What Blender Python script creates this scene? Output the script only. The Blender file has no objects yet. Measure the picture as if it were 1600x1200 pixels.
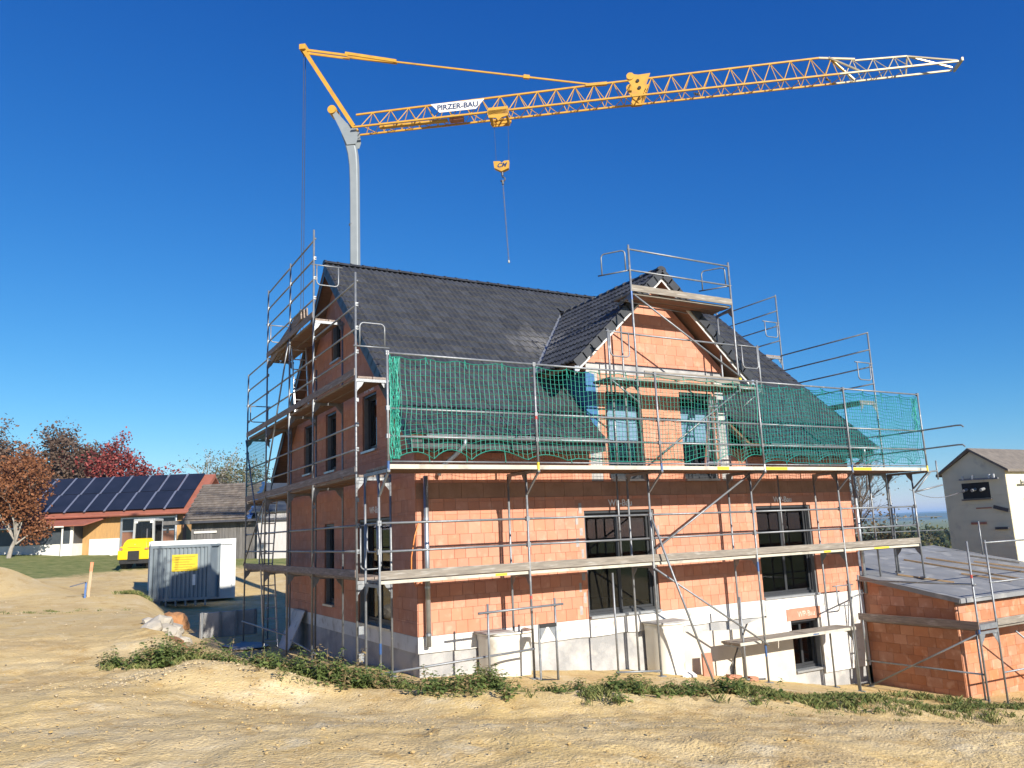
import bpy, bmesh, math, random
import numpy as np
from mathutils import Matrix, Vector, noise as mnoise
random.seed(7); np.random.seed(7)
sc = bpy.context.scene
C = sc.collection
R = math.radians

# ------------------------------------------------------------------ camera, sky, sun, exposure
cd = bpy.data.cameras.new('camera'); cam = bpy.data.objects.new('camera', cd); C.objects.link(cam)
sc.camera = cam
CAM = Vector((-6.2273, -14.7312, 1.8957)); YAW, PITCH, ROLL = 0.52434, 0.18349, -0.04123
fw = Vector((math.sin(YAW)*math.cos(PITCH), math.cos(YAW)*math.cos(PITCH), math.sin(PITCH)))
rt = Vector((math.cos(YAW), -math.sin(YAW), 0)); up = rt.cross(fw)
r2 = rt*math.cos(ROLL)+up*math.sin(ROLL); u2 = up*math.cos(ROLL)-rt*math.sin(ROLL)
m = Matrix((r2, u2, -fw)).transposed().to_4x4(); m.translation = CAM
cam.matrix_world = m
cd.sensor_width = 36; cd.lens = 36*1248.5/1600
cd.clip_start = .05; cd.clip_end = 20000

SUN = Vector((0.07, -1, .465)).normalized()                 # direction towards the sun
SELEV = math.asin(SUN.z); SAZ = math.atan2(SUN.x, SUN.y)    # azimuth from +Y towards +X
w = bpy.data.worlds.new('World'); sc.world = w; w.use_nodes = True
nt = w.node_tree; bg = nt.nodes['Background']
sky = nt.nodes.new('ShaderNodeTexSky'); sky.sky_type = 'NISHITA'; sky.sun_disc = False
sky.sun_elevation = SELEV; sky.sun_rotation = SAZ
sky.altitude = 600; sky.air_density = 1.0; sky.dust_density = .08; sky.ozone_density = 5.0
# the photograph's deep autumn blue: one colour response for the whole sky, channel by channel
EXPO = .78; SKYS = .10
sepc = nt.nodes.new('ShaderNodeSeparateColor'); comb = nt.nodes.new('ShaderNodeCombineColor'); nt.links.new(sky.outputs[0], sepc.inputs[0])
for i,(a_,g_) in enumerate(((1.10,1.90),(.85,1.22),(.89,.74))):
    m1 = nt.nodes.new('ShaderNodeMath'); m1.operation = 'MULTIPLY'; m1.inputs[1].default_value = .1434
    m2 = nt.nodes.new('ShaderNodeMath'); m2.operation = 'POWER'; m2.inputs[1].default_value = g_
    m3 = nt.nodes.new('ShaderNodeMath'); m3.operation = 'MULTIPLY'; m3.inputs[1].default_value = a_/(SKYS*2**EXPO)
    nt.links.new(sepc.outputs[i],m1.inputs[0]); nt.links.new(m1.outputs[0],m2.inputs[0]); nt.links.new(m2.outputs[0],m3.inputs[0]); nt.links.new(m3.outputs[0],comb.inputs[i])
nt.links.new(comb.outputs[0], bg.inputs[0]); bg.inputs[1].default_value = SKYS
sl = bpy.data.lights.new('sun', 'SUN'); sl.energy = 5.0; sl.angle = R(.53); sl.color = (1, .93, .82)
so = bpy.data.objects.new('sun', sl); C.objects.link(so)
so.rotation_euler = SUN.to_track_quat('Z', 'Y').to_euler(); so.location = (0, -20, 40)
vs = sc.view_settings
vs.view_transform = 'Standard'; vs.look = 'None'; vs.gamma = 1; vs.exposure = EXPO; vs.use_curve_mapping = False
sc.cycles.max_bounces = 8; sc.cycles.transparent_max_bounces = 16

# ------------------------------------------------------------------ materials
MATS = {}
def pmat(name, c1, c2=None, scale=4., rough=.7, metal=0., bump=0., bscale=40., stretch=(1,1,1), c3=None, s3=30., spec=.5, rand=0., contrast=(.35,.65), a3=(.55,.7), bdetail=4):
    """principled material, colour mottled by world-space noise, optional speckles, per-piece random tint, bump"""
    if name in MATS: return MATS[name]
    mt = bpy.data.materials.new(name); mt.use_nodes = True; t = mt.node_tree; N = t.nodes.new; L = t.links.new
    b = t.nodes['Principled BSDF']; b.inputs['Roughness'].default_value = rough; b.inputs['Metallic'].default_value = metal
    b.inputs['Specular IOR Level'].default_value = spec
    g = N('ShaderNodeNewGeometry'); mp = N('ShaderNodeMapping'); mp.inputs['Scale'].default_value = stretch
    L(g.outputs['Position'], mp.inputs[0]); P = mp.outputs[0]
    c2 = c2 or tuple(x*.8 for x in c1)
    n1 = N('ShaderNodeTexNoise'); n1.inputs['Scale'].default_value = scale; n1.inputs['Detail'].default_value = 6; n1.inputs['Roughness'].default_value = .6
    L(P, n1.inputs['Vector'])
    rp = N('ShaderNodeValToRGB'); rp.color_ramp.elements[0].position = contrast[0]; rp.color_ramp.elements[1].position = contrast[1]
    rp.color_ramp.elements[0].color = (*c1, 1); rp.color_ramp.elements[1].color = (*c2, 1)
    L(n1.outputs['Fac'], rp.inputs[0]); col = rp.outputs[0]
    if c3:
        n3 = N('ShaderNodeTexNoise'); n3.inputs['Scale'].default_value = s3; n3.inputs['Detail'].default_value = 3
        L(P, n3.inputs['Vector'])
        r3 = N('ShaderNodeValToRGB'); r3.color_ramp.elements[0].position = a3[0]; r3.color_ramp.elements[1].position = a3[1]
        L(n3.outputs['Fac'], r3.inputs[0])
        mx = N('ShaderNodeMix'); mx.data_type = 'RGBA'; L(r3.outputs[0], mx.inputs[0]); L(col, mx.inputs[6]); mx.inputs[7].default_value = (*c3, 1)
        col = mx.outputs[2]
    if rand:
        oi = N('ShaderNodeObjectInfo'); ad = N('ShaderNodeMath'); ad.operation = 'ADD'
        L(oi.outputs['Random'], ad.inputs[0]); L(g.outputs['Random Per Island'], ad.inputs[1])
        fr = N('ShaderNodeMath'); fr.operation = 'FRACT'; L(ad.outputs[0], fr.inputs[0])
        mr = N('ShaderNodeMapRange'); mr.inputs[3].default_value = 1-rand; mr.inputs[4].default_value = 1+rand; L(fr.outputs[0], mr.inputs[0])
        hs = N('ShaderNodeHueSaturation'); L(mr.outputs[0], hs.inputs['Value']); L(col, hs.inputs['Color'])
        m2 = N('ShaderNodeMapRange'); m2.inputs[3].default_value = 1+rand*.6; m2.inputs[4].default_value = 1-rand*.6
        f2 = N('ShaderNodeMath'); f2.operation = 'MULTIPLY'; f2.inputs[1].default_value = 7.31; L(fr.outputs[0], f2.inputs[0])
        f3 = N('ShaderNodeMath'); f3.operation = 'FRACT'; L(f2.outputs[0], f3.inputs[0]); L(f3.outputs[0], m2.inputs[0])
        L(m2.outputs[0], hs.inputs['Saturation'])
        col = hs.outputs[0]
    L(col, b.inputs['Base Color'])
    if bump:
        nb = N('ShaderNodeTexNoise'); nb.inputs['Scale'].default_value = bscale; nb.inputs['Detail'].default_value = bdetail
        L(P, nb.inputs['Vector'])
        bp = N('ShaderNodeBump'); bp.inputs['Strength'].default_value = bump; bp.inputs['Distance'].default_value = .02
        L(nb.outputs['Fac'], bp.inputs['Height']); L(bp.outputs[0], b.inputs['Normal'])
    MATS[name] = mt; return mt

M = {}
M['brick'] = pmat('brick', (.51,.236,.152), (.47,.205,.128), 1.6, .85, bump=.25, bscale=60, rand=.075, c3=(.55,.28,.19), s3=5)
M['brick_g'] = pmat('brick_garage', (.47,.22,.125), (.40,.165,.085), 1.6, .85, bump=.3, bscale=60, rand=.14, c3=(.53,.29,.19), s3=4)
M['mortar'] = pmat('mortar', (.38,.19,.125), (.31,.15,.10), 6, .95)
M['grey_mortar'] = pmat('grey_mortar', (.36,.35,.34), (.28,.27,.26), 12, .95, bump=.3)
M['concrete'] = pmat('concrete', (.42,.41,.40), (.27,.27,.27), 1.3, .9, bump=.4, bscale=20, c3=(.50,.47,.42), s3=2.3, contrast=(.40,.60))
M['cream_plaster'] = pmat('plaster', (.60,.55,.47), (.50,.45,.37), 1.4, .92, bump=.2, bscale=25)
M['xps'] = pmat('insulation', (.66,.65,.62), (.56,.54,.50), 1.8, .85, bump=.2, c3=(.40,.36,.31), s3=3.5, a3=(.58,.72))
M['slab'] = pmat('slab_edge', (.34,.20,.14), (.26,.15,.10), 3, .9, bump=.2)
M['lintel'] = pmat('lintel', (.44,.22,.145), (.38,.18,.115), 5, .88, bump=.2)
M['white_paint'] = pmat('white_paint', (.8,.79,.76), (.7,.69,.66), 8, .6)
M['frame'] = pmat('window_frame', (.035,.038,.042), (.028,.03,.034), 8, .4)
M['frame_grey'] = pmat('shutter_rail', (.16,.165,.17), (.13,.135,.14), 8, .45)
M['sill'] = pmat('sill', (.5,.52,.54), (.42,.44,.46), 8, .35, metal=.6)
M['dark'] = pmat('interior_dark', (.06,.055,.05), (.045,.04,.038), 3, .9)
M['zinc'] = pmat('zinc', (.42,.45,.48), (.34,.37,.40), 7, .38, metal=.75)
M['alu'] = pmat('aluminium', (.62,.63,.64), (.52,.53,.54), 9, .35, metal=.8)
M['steel'] = pmat('galvanised_steel', (.27,.285,.30), (.20,.215,.23), 9, .5, metal=.5, c3=(.42,.41,.39), s3=6, a3=(.64,.74), bump=.15, bscale=80)
M['steel_blue'] = pmat('blue_painted_steel', (.05,.12,.30), (.04,.09,.22), 9, .5, metal=.3)
M['steel_red'] = pmat('red_painted_steel', (.45,.06,.05), (.35,.05,.04), 9, .6)
M['yellow'] = pmat('yellow_mark', (.70,.52,.03), (.6,.44,.03), 9, .6)
M['cream_edge'] = pmat('deck_edge', (.50,.475,.39), (.40,.38,.32), 3, .7, c3=(.30,.28,.24), s3=4)
M['plank'] = pmat('grey_plank', (.26,.23,.19), (.175,.155,.13), 3, .85, stretch=(1,6,9), bump=.3, bscale=25, c3=(.34,.32,.285), s3=2.5)
M['plank_y'] = pmat('grey_plank_side', (.27,.215,.18), (.17,.135,.115), 3, .85, stretch=(6,1,9), bump=.3, bscale=25, c3=(.34,.29,.26), s3=2.5)
M['ply'] = pmat('brown_ply', (.20,.115,.07), (.14,.08,.05), 3, .75, stretch=(1,5,5))
M['batten'] = pmat('batten', (.40,.27,.15), (.30,.20,.11), 4, .8, stretch=(2,2,6))
M['net'] = pmat('net_green', (.012,.23,.165), (.03,.33,.25), 5, .6)
M['net_b'] = pmat('net_blue_green', (.008,.20,.19), (.015,.27,.25), 5, .6)
M['foil'] = pmat('blue_foil', (.035,.13,.30), (.03,.10,.25), 5, .45, bump=.3, bscale=8)
M['verge'] = pmat('verge_tile', (.040,.042,.047), (.030,.032,.036), 6, .42, rand=.15)
M['fascia'] = pmat('fascia', (.60,.60,.58), (.52,.52,.50), 4, .6)
M['soffit'] = pmat('soffit_wood', (.22,.13,.075), (.17,.10,.055), 4, .8, stretch=(1,6,1))
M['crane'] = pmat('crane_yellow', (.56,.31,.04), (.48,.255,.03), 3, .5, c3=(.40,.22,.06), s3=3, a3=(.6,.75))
M['crane_glare'] = pmat('crane_glare', (.52,.44,.29), (.46,.38,.24), 3, .4, metal=.2)  # outer jib yellow with the sun's glare painted into the colour
M['mast'] = pmat('crane_mast', (.27,.30,.315), (.24,.27,.285), 2, .55, metal=.2)
M['black'] = pmat('black_rubber', (.018,.018,.018), (.026,.025,.024), 8, .8)
M['navy'] = pmat('navy_print', (.012,.035,.11), (.012,.03,.1), 8, .6)
M['cable'] = pmat('cable', (.10,.10,.11), (.07,.07,.08), 8, .5, metal=.5)
M['membrane'] = pmat('roof_membrane', (.23,.235,.24), (.18,.185,.19), 1.2, .6, bump=.35, bscale=5, c3=(.32,.32,.31), s3=2)
M['plastic'] = pmat('light_well_plastic', (.68,.66,.59), (.60,.58,.51), 2, .5, c3=(.45,.38,.28), s3=3, a3=(.62,.75))
M['rust'] = pmat('rust_brick', (.46,.20,.13), (.38,.16,.10), 6, .9)
M['rubble'] = pmat('rubble', (.40,.37,.32), (.33,.30,.25), 3, .95, bump=.4)
M['clay'] = pmat('clay', (.36,.18,.08), (.30,.145,.06), 3, .95, bump=.4)

def roof_tile_mat():
    mt = pmat('roof_tile', (.047,.051,.058), (.035,.038,.044), 5, .48, bump=.2, bscale=70, rand=.22)
    t = mt.node_tree; N = t.nodes.new; L = t.links.new; b = t.nodes['Principled BSDF']
    src = b.inputs['Base Color'].links[0].from_socket
    g = N('ShaderNodeNewGeometry')
    # cement dust washed down the slope: streaks along the roof fall, heavier beside the valley
    mp = N('ShaderNodeMapping'); mp.inputs['Scale'].default_value = (1.6, .28, .28); L(g.outputs['Position'], mp.inputs[0])
    n = N('ShaderNodeTexNoise'); n.inputs['Scale'].default_value = 1.5; n.inputs['Detail'].default_value = 7; n.inputs['Roughness'].default_value = .7; L(mp.outputs[0], n.inputs['Vector'])
    d = N('ShaderNodeVectorMath'); d.operation = 'DISTANCE'; L(g.outputs['Position'], d.inputs[0]); d.inputs[1].default_value = (4.55, 2.3, 6.6)
    mr = N('ShaderNodeMapRange'); mr.inputs[1].default_value = 0; mr.inputs[2].default_value = 1.9; mr.inputs[3].default_value = .34; mr.inputs[4].default_value = -.08; L(d.outputs['Value'], mr.inputs[0])
    a = N('ShaderNodeMath'); a.operation = 'ADD'; L(n.outputs['Fac'], a.inputs[0]); L(mr.outputs[0], a.inputs[1])
    rp = N('ShaderNodeValToRGB'); rp.color_ramp.elements[0].position = .60; rp.color_ramp.elements[1].position = .95
    rp.color_ramp.elements[1].color = (.75,.75,.75,1); L(a.outputs[0], rp.inputs[0])
    mx = N('ShaderNodeMix'); mx.data_type = 'RGBA'; L(rp.outputs[0], mx.inputs[0]); L(src, mx.inputs[6]); mx.inputs[7].default_value = (.25,.245,.235,1)
    L(mx.outputs[2], b.inputs['Base Color'])
    return mt
M['tile'] = roof_tile_mat()
M['tile_edge'] = pmat('tile_edge', (.17,.175,.18), (.10,.105,.11), 9, .6)  # paler cut lip, with the sun caught on it put into the colour

def glass_mat(name, tint=(.5,.54,.55), refl=1.):
    mt = bpy.data.materials.new(name); mt.use_nodes = True; t = mt.node_tree; t.nodes.remove(t.nodes['Principled BSDF'])
    N = t.nodes.new; L = t.links.new
    tr = N('ShaderNodeBsdfTransparent'); tr.inputs[0].default_value = (*tint, 1)
    gl = N('ShaderNodeBsdfGlossy'); gl.inputs['Roughness'].default_value = .015; gl.inputs[0].default_value = (refl,refl,refl,1)
    fr = N('ShaderNodeFresnel'); fr.inputs[0].default_value = 1.5
    mx = N('ShaderNodeMixShader'); L(fr.outputs[0], mx.inputs[0]); L(tr.outputs[0], mx.inputs[1]); L(gl.outputs[0], mx.inputs[2])
    L(mx.outputs[0], t.nodes['Material Output'].inputs[0]); return mt
M['glass'] = glass_mat('glass')

def leaf_mat(name, c1, c2, trans=.25):
    mt = bpy.data.materials.new(name); mt.use_nodes = True; t = mt.node_tree; N = t.nodes.new; L = t.links.new
    b = t.nodes['Principled BSDF']; b.inputs['Roughness'].default_value = .6; b.inputs['Specular IOR Level'].default_value = .3
    g = N('ShaderNodeNewGeometry'); rp = N('ShaderNodeValToRGB')
    rp.color_ramp.elements[0].color = (*c1,1); rp.color_ramp.elements[1].color = (*c2,1)
    L(g.outputs['Random Per Island'], rp.inputs[0]); L(rp.outputs[0], b.inputs['Base Color'])
    tl = N('ShaderNodeBsdfTranslucent'); L(rp.outputs[0], tl.inputs[0])
    mx = N('ShaderNodeMixShader'); mx.inputs[0].default_value = trans; L(b.outputs[0], mx.inputs[1]); L(tl.outputs[0], mx.inputs[2])
    L(mx.outputs[0], t.nodes['Material Output'].inputs[0]); return mt

# ------------------------------------------------------------------ builders
def wloc(p):
    v = Vector((0,0,0))
    while p is not None:
        v += p.location; p = p.parent
    return v
def tag(o, label=None, cat=None, group=None, kind=None):
    if label: o['label'] = label
    if cat: o['category'] = cat
    if group: o['group'] = group
    if kind: o['kind'] = kind
    return o
def thing(name, label, cat, loc=(0,0,0), group=None):
    o = bpy.data.objects.new(name, None); C.objects.link(o); o.location = loc; o.empty_display_size = .2
    return tag(o, label, cat, group)
class MB:
    """collects shapes in world metres (or in the frame tf); build() links them as one mesh object"""
    def __init__(s, tf=None): s.v = []; s.f = []; s.tf = tf
    def add(s, vs, fs):
        n = len(s.v); s.v += [tuple(v) for v in vs]; s.f += [tuple(i+n for i in f) for f in fs]; return s
    def box(s, a, b):
        x0,y0,z0 = (min(a[i],b[i]) for i in range(3)); x1,y1,z1 = (max(a[i],b[i]) for i in range(3))
        return s.add([(x0,y0,z0),(x1,y0,z0),(x1,y1,z0),(x0,y1,z0),(x0,y0,z1),(x1,y0,z1),(x1,y1,z1),(x0,y1,z1)],
            [(0,3,2,1),(4,5,6,7),(0,1,5,4),(1,2,6,5),(2,3,7,6),(3,0,4,7)])
    def bar(s, p, q, w, h, upv=(0,0,1)):
        p = Vector(p); q = Vector(q); d = (q-p).normalized(); u = Vector(upv)
        if abs(d.dot(u)) > .98: u = Vector((0,1,0))
        a = d.cross(u).normalized(); b = a.cross(d).normalized(); a = a*w/2; b = b*h/2
        vs = [p-a-b,p+a-b,p+a+b,p-a+b,q-a-b,q+a-b,q+a+b,q-a+b]
        return s.add(vs, [(0,1,2,3),(7,6,5,4),(0,4,5,1),(1,5,6,2),(2,6,7,3),(3,7,4,0)])
    def tube(s, p, q, r, n=8, r2=None, caps=True):
        p = Vector(p); q = Vector(q); r2 = r if r2 is None else r2
        d = (q-p).normalized(); u = Vector((0,0,1)) if abs(d.z) < .95 else Vector((1,0,0))
        a = d.cross(u).normalized(); b = a.cross(d)
        vs = []
        for c, rr in ((p,r),(q,r2)):
            for i in range(n):
                t = 2*math.pi*i/n; vs.append(c+a*math.cos(t)*rr+b*math.sin(t)*rr)
        fs = [(i,(i+1)%n,n+(i+1)%n,n+i) for i in range(n)]
        if caps: fs += [tuple(range(n-1,-1,-1)), tuple(range(n,2*n))]
        return s.add(vs, fs)
    def path(s, pts, r, n=6):
        pts = [Vector(p) for p in pts]
        if len(pts) < 2: return s
        vs = []; fs = []; pa = None
        for i, p in enumerate(pts):
            d = (pts[min(i+1,len(pts)-1)]-pts[max(i-1,0)]).normalized()
            u = Vector((0,0,1)) if abs(d.z) < .95 else Vector((1,0,0))
            a = d.cross(u).normalized() if pa is None else (pa-d*pa.dot(d)).normalized()
            pa = a; b = a.cross(d)
            rr = r[i] if isinstance(r,(list,tuple)) else r
            for k in range(n):
                t = 2*math.pi*k/n; vs.append(p+a*math.cos(t)*rr+b*math.sin(t)*rr)
        for i in range(len(pts)-1):
            for k in range(n): fs.append((i*n+k, i*n+(k+1)%n, (i+1)*n+(k+1)%n, (i+1)*n+k))
        fs += [tuple(range(n-1,-1,-1)), tuple(range((len(pts)-1)*n, len(pts)*n))]
        return s.add(vs, fs)
    def prism(s, poly, ext):
        """planar polygon (3D points) extruded by vector ext"""
        n = len(poly); e = Vector(ext); P = [Vector(p) for p in poly]; Q = [p+e for p in P]
        nrm = Vector((0,0,0))
        for i in range(n): nrm += P[i].cross(P[(i+1)%n])
        if nrm.dot(e) > 0: P.reverse(); Q.reverse()
        return s.add(P+Q, [tuple(range(n)), tuple(range(2*n-1,n-1,-1))]+[(i,n+i,n+(i+1)%n,(i+1)%n) for i in range(n)])
    def build(s, name, mat, parent=None, smooth=False, kind=None, bevel=0):
        off = wloc(parent) if parent else Vector((0,0,0))
        vs = s.v
        if s.tf is not None: vs = [tuple(s.tf @ Vector(v)) for v in vs]
        me = bpy.data.meshes.new(name); me.from_pydata([(v[0]-off.x, v[1]-off.y, v[2]-off.z) for v in vs], [], s.f)
        if isinstance(mat, str): mat = M[mat]
        me.materials.append(mat)
        if smooth:
            for p in me.polygons: p.use_smooth = True
        me.update()
        o = bpy.data.objects.new(name, me); C.objects.link(o)
        if parent: o.parent = parent
        if kind: o['kind'] = kind
        if bevel:
            bm = o.modifiers.new('bevel','BEVEL'); bm.width = bevel; bm.segments = 2; bm.limit_method = 'ANGLE'
        return o
def part(name, mat, parent, *shape, **kw):
    mb = MB(kw.pop('tf', None)); getattr(mb, shape[0])(*shape[1:]); return mb.build(name, mat, parent, **kw)
def instance(name, mesh, parent, mtx):
    """one object sharing mesh, placed by world matrix under a parent that carries no rotation"""
    o = bpy.data.objects.new(name, mesh); C.objects.link(o); o.parent = parent
    mm = mtx.copy(); mm.translation = mm.translation-wloc(parent); o.matrix_local = mm
    return o
def text(name, body, size, mat, parent, mtx, extrude=.002, offset=0., shear=0., spacing=1.):
    cu = bpy.data.curves.new(name, 'FONT'); cu.body = body; cu.size = size; cu.extrude = extrude; cu.offset = offset; cu.shear = shear
    cu.align_x = 'CENTER'; cu.align_y = 'CENTER'; cu.space_character = spacing
    ob = bpy.data.objects.new(name, cu); C.objects.link(ob); bpy.context.view_layer.update()
    me = bpy.data.meshes.new_from_object(ob.evaluated_get(bpy.context.evaluated_depsgraph_get()))
    bpy.data.objects.remove(ob); bpy.data.curves.remove(cu)
    me.materials.clear(); me.materials.append(M[mat] if isinstance(mat,str) else mat); me.name = name
    return instance(name, me, parent, mtx)
def clip(poly, planes):
    """convex 2D polygon cut by half-planes (a,b,c): keep a*u+b*v<=c"""
    for a,b,c in planes:
        out = []
        for i in range(len(poly)):
            p = poly[i]; q = poly[(i+1)%len(poly)]; dp = a*p[0]+b*p[1]-c; dq = a*q[0]+b*q[1]-c
            if dp <= 0: out.append(p)
            if (dp < 0 < dq) or (dq < 0 < dp):
                t = dp/(dp-dq); out.append((p[0]+(q[0]-p[0])*t, p[1]+(q[1]-p[1])*t))
        poly = out
        if len(poly) < 3: return []
    return poly
def area(p): return abs(sum(p[i][0]*p[(i+1)%len(p)][1]-p[(i+1)%len(p)][0]*p[i][1] for i in range(len(p))))/2

BRICK = None
def brick_mesh(mat):
    """unit brick, front face towards -Y, with a small arris"""
    me = bpy.data.meshes.new('brick'); e = .02; d = 1.
    v = [(-.5,0,-.5),(.5,0,-.5),(.5,0,.5),(-.5,0,.5), (-.5,-.8,-.5),(.5,-.8,-.5),(.5,-.8,.5),(-.5,-.8,.5),
         (-.5+e,-1,-.5+e),(.5-e,-1,-.5+e),(.5-e,-1,.5-e),(-.5+e,-1,.5-e)]
    f = [(0,1,5,4),(1,2,6,5),(2,3,7,6),(3,0,4,7),(4,5,9,8),(5,6,10,9),(6,7,11,10),(7,4,8,11),(8,9,10,11)]
    me.from_pydata(v,[],f); me.materials.append(mat); me.update(); return me
def courses(u0,u1,v0,v1,opens,planes,bl,bh,rnd,seed=0,stag=.5):
    """brick polygons of a wall in its plane; openings are (u0,u1,v0,v1)"""
    rg = random.Random(seed); out = []
    nv = int(math.ceil((v1-v0)/bh-1e-6)); g = .003
    for k in range(nv):
        a = v0+k*bh; b = min(a+bh, v1)
        cuts = sorted({a,b}|{z for o in opens for z in (o[2],o[3]) if a+.02 < z < b-.02})
        off = (k%2)*bl*stag+rg.uniform(-.02,.02)*rnd
        joints = []; x = u0-bl+off
        while x < u1: x += bl*(1+rg.uniform(-.12,.12)*rnd); joints.append(x)
        for a2,b2 in zip(cuts,cuts[1:]):
            zc = (a2+b2)/2; segs = [(u0,u1)]
            for o in opens:
                if o[2] < zc < o[3]:
                    ns = []
                    for s0,s1 in segs:
                        if o[1] <= s0 or o[0] >= s1: ns.append((s0,s1)); continue
                        if o[0] > s0: ns.append((s0,o[0]))
                        if o[1] < s1: ns.append((o[1],s1))
                    segs = ns
            for s0,s1 in segs:
                xs = [s0]+[j for j in joints if s0+.05 < j < s1-.05]+[s1]
                for p,q in zip(xs,xs[1:]):
                    rect = [(p+g,a2+g*.6),(q-g,a2+g*.6),(q-g,b2-g*.6),(p+g,b2-g*.6)]
                    pl = clip(rect, planes) if planes else rect
                    if pl and area(pl) > .002: out.append((pl, len(pl) == 4 and abs(area(pl)-area(rect)) < 1e-6))
    return out
def lay(parent, pieces, to3, rotz, depth, mat, budget, mesh):
    """the nearest whole bricks become objects of their own, the rest one joined part; budget is shared by the thing"""
    rg = random.Random(3)
    whole = [p for p,ok in pieces if ok]; rest = [p for p,ok in pieces if not ok]
    def key(p):
        c = to3(sum(x for x,_ in p)/4, sum(y for _,y in p)/4, 0); return -area(p)/(Vector(c)-CAM).length**2
    whole.sort(key=key); n = min(budget[0], len(whole)); budget[0] -= n
    for p in whole[:n]:
        us = [x for x,_ in p]; vv = [y for _,y in p]
        c = Vector(to3((min(us)+max(us))/2,(min(vv)+max(vv))/2,0))
        mt = Matrix.Translation(c) @ Matrix.Rotation(rotz,4,'Z') @ Matrix.Diagonal((max(us)-min(us), depth*rg.uniform(.85,1.1), max(vv)-min(vv), 1))
        instance('brick', mesh, parent, mt)
    mb = MB()
    for p in whole[n:]+rest:
        d = depth*rg.uniform(.85,1.1); P = [Vector(to3(u,v,0)) for u,v in p]; e = Vector(to3(0,0,d))-Vector(to3(0,0,0))
        mb.prism(P, e)
    if mb.v: mb.build('bricks', mat, parent, kind='stuff')
def backing(parent, name, mat, u0,u1,v0,v1,opens,planes,to3,d0,d1):
    us = sorted({u0,u1}|{x for o in opens for x in o[:2] if u0<x<u1}); vv = sorted({v0,v1}|{x for o in opens for x in o[2:] if v0<x<v1})
    mb = MB()
    for a,b in zip(us,us[1:]):
        for c,d in zip(vv,vv[1:]):
            if any(o[0] < (a+b)/2 < o[1] and o[2] < (c+d)/2 < o[3] for o in opens): continue
            pl = clip([(a,c),(b,c),(b,d),(a,d)], planes)
            if pl: mb.prism([to3(u,v,d0) for u,v in pl], Vector(to3(0,0,d1))-Vector(to3(0,0,d0)))
    return mb.build(name, mat, parent)

# ------------------------------------------------------------------ terrain
CREST = [(-2.6,34),(-2.9,24),(-3.2,18),(-3.7,11),(-4.0,7),(-3.9,3),(-3.36,-.65),(-2.05,-2.2),(-.9,-3.2),(.78,-4.15),(2.95,-4.54),(5.4,-4.95),(7.8,-5.66),(9.3,-5.92),(14,-7),(30,-10),(60,-14)]
PLAT = [(-6.2,-14.7,.2),(-6.46,-6.84,.23),(-4.74,-7.94,.18),(-3.,-8.92,.1),(-.97,-9.6,-.1),(1.84,-10.1,-.45),(5,-13,-.6),(12,-14,-1.6),(-3.1,18,-.26),(-4.04,8,-.14),(-4.9,1.4,-.15),(-3.85,1.4,-.19),
        (-3.36,-.65,-.26),(-2.05,-2.2,-.41),(-.9,-3.2,-.46),(.78,-4.15,-.58),(2.95,-4.54,-.81),(5.4,-4.95,-1.17),(7.8,-5.66,-1.54),(9.3,-5.92,-1.68),(14,-7,-2.1),(30,-10,-3.2),
        (-4.83,21.3,.12),(-7.9,25.3,.21),(-7,6.1,.09),(-6.6,-3,.14),(-5.2,5.1,.01),(-12,-5,.3),(-12,10,.2),(-16,25,.4),(-3.2,26,-.15),(-2.6,34,.1),(-8,34,.45),(-20,40,.9),(-2,41,.55),(-1,36,.35),(-10,50,1.2),(-25,60,2.2),(-9,66,2.0),(-1,62,1.4),(-9,80,2.2),(-30,90,3)]
PL = np.array(PLAT)
def plateau(x,y):
    d2 = (x[:,None]-PL[None,:,0])**2+(y[:,None]-PL[None,:,1])**2+.6
    wt = d2**-1.6; return (wt*PL[None,:,2]).sum(1)/wt.sum(1)
def pit(x,y):
    g = np.interp(x,[-4,0,2,5,8,11.4,14,30,60],[-.8,-.75,-.85,-1.17,-1.66,-2.3,-2.5,-3.4,-4.5])
    l = np.interp(y,[2,5,12,22,30,41,50,60,70,90,150],[-.85,-.95,-1.0,-.82,-.3,.55,1.0,1.35,1.8,2.2,2.2])
    r = np.interp(x,[14,20,60,200],[0,1,1,1]); l = l*(1-r)+r*np.interp(x,[14,30,60,200],[-2.5,-3.2,-4.5,-9])
    t = np.clip((y-1.)/3.,0,1); return g*(1-t)+l*t
cr = np.array(CREST)
def crest_sd(x,y):
    best = np.full(x.shape, 1e9); sg = np.ones(x.shape)
    for a,b in zip(cr[:-1],cr[1:]):
        ab = b-a; t = np.clip(((x-a[0])*ab[0]+(y-a[1])*ab[1])/(ab@ab),0,1)
        dx = x-a[0]-t*ab[0]; dy = y-a[1]-t*ab[1]; d = np.hypot(dx,dy)
        s = ab[0]*(y-a[1])-ab[1]*(x-a[0]); k = d < best; best = np.where(k,d,best); sg = np.where(k,np.where(s>0,1,-1),sg)
    return best*sg                                           # > 0 on the house side
def vnoise(x,y,sc_,seed=0,oct=3):
    out = np.empty(x.shape)
    for i in range(x.size): out[i] = mnoise.fractal(Vector((x[i]*sc_+seed*17.3, y[i]*sc_-seed*5.1, seed)), 1., 2.1, oct)
    return out
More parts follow.
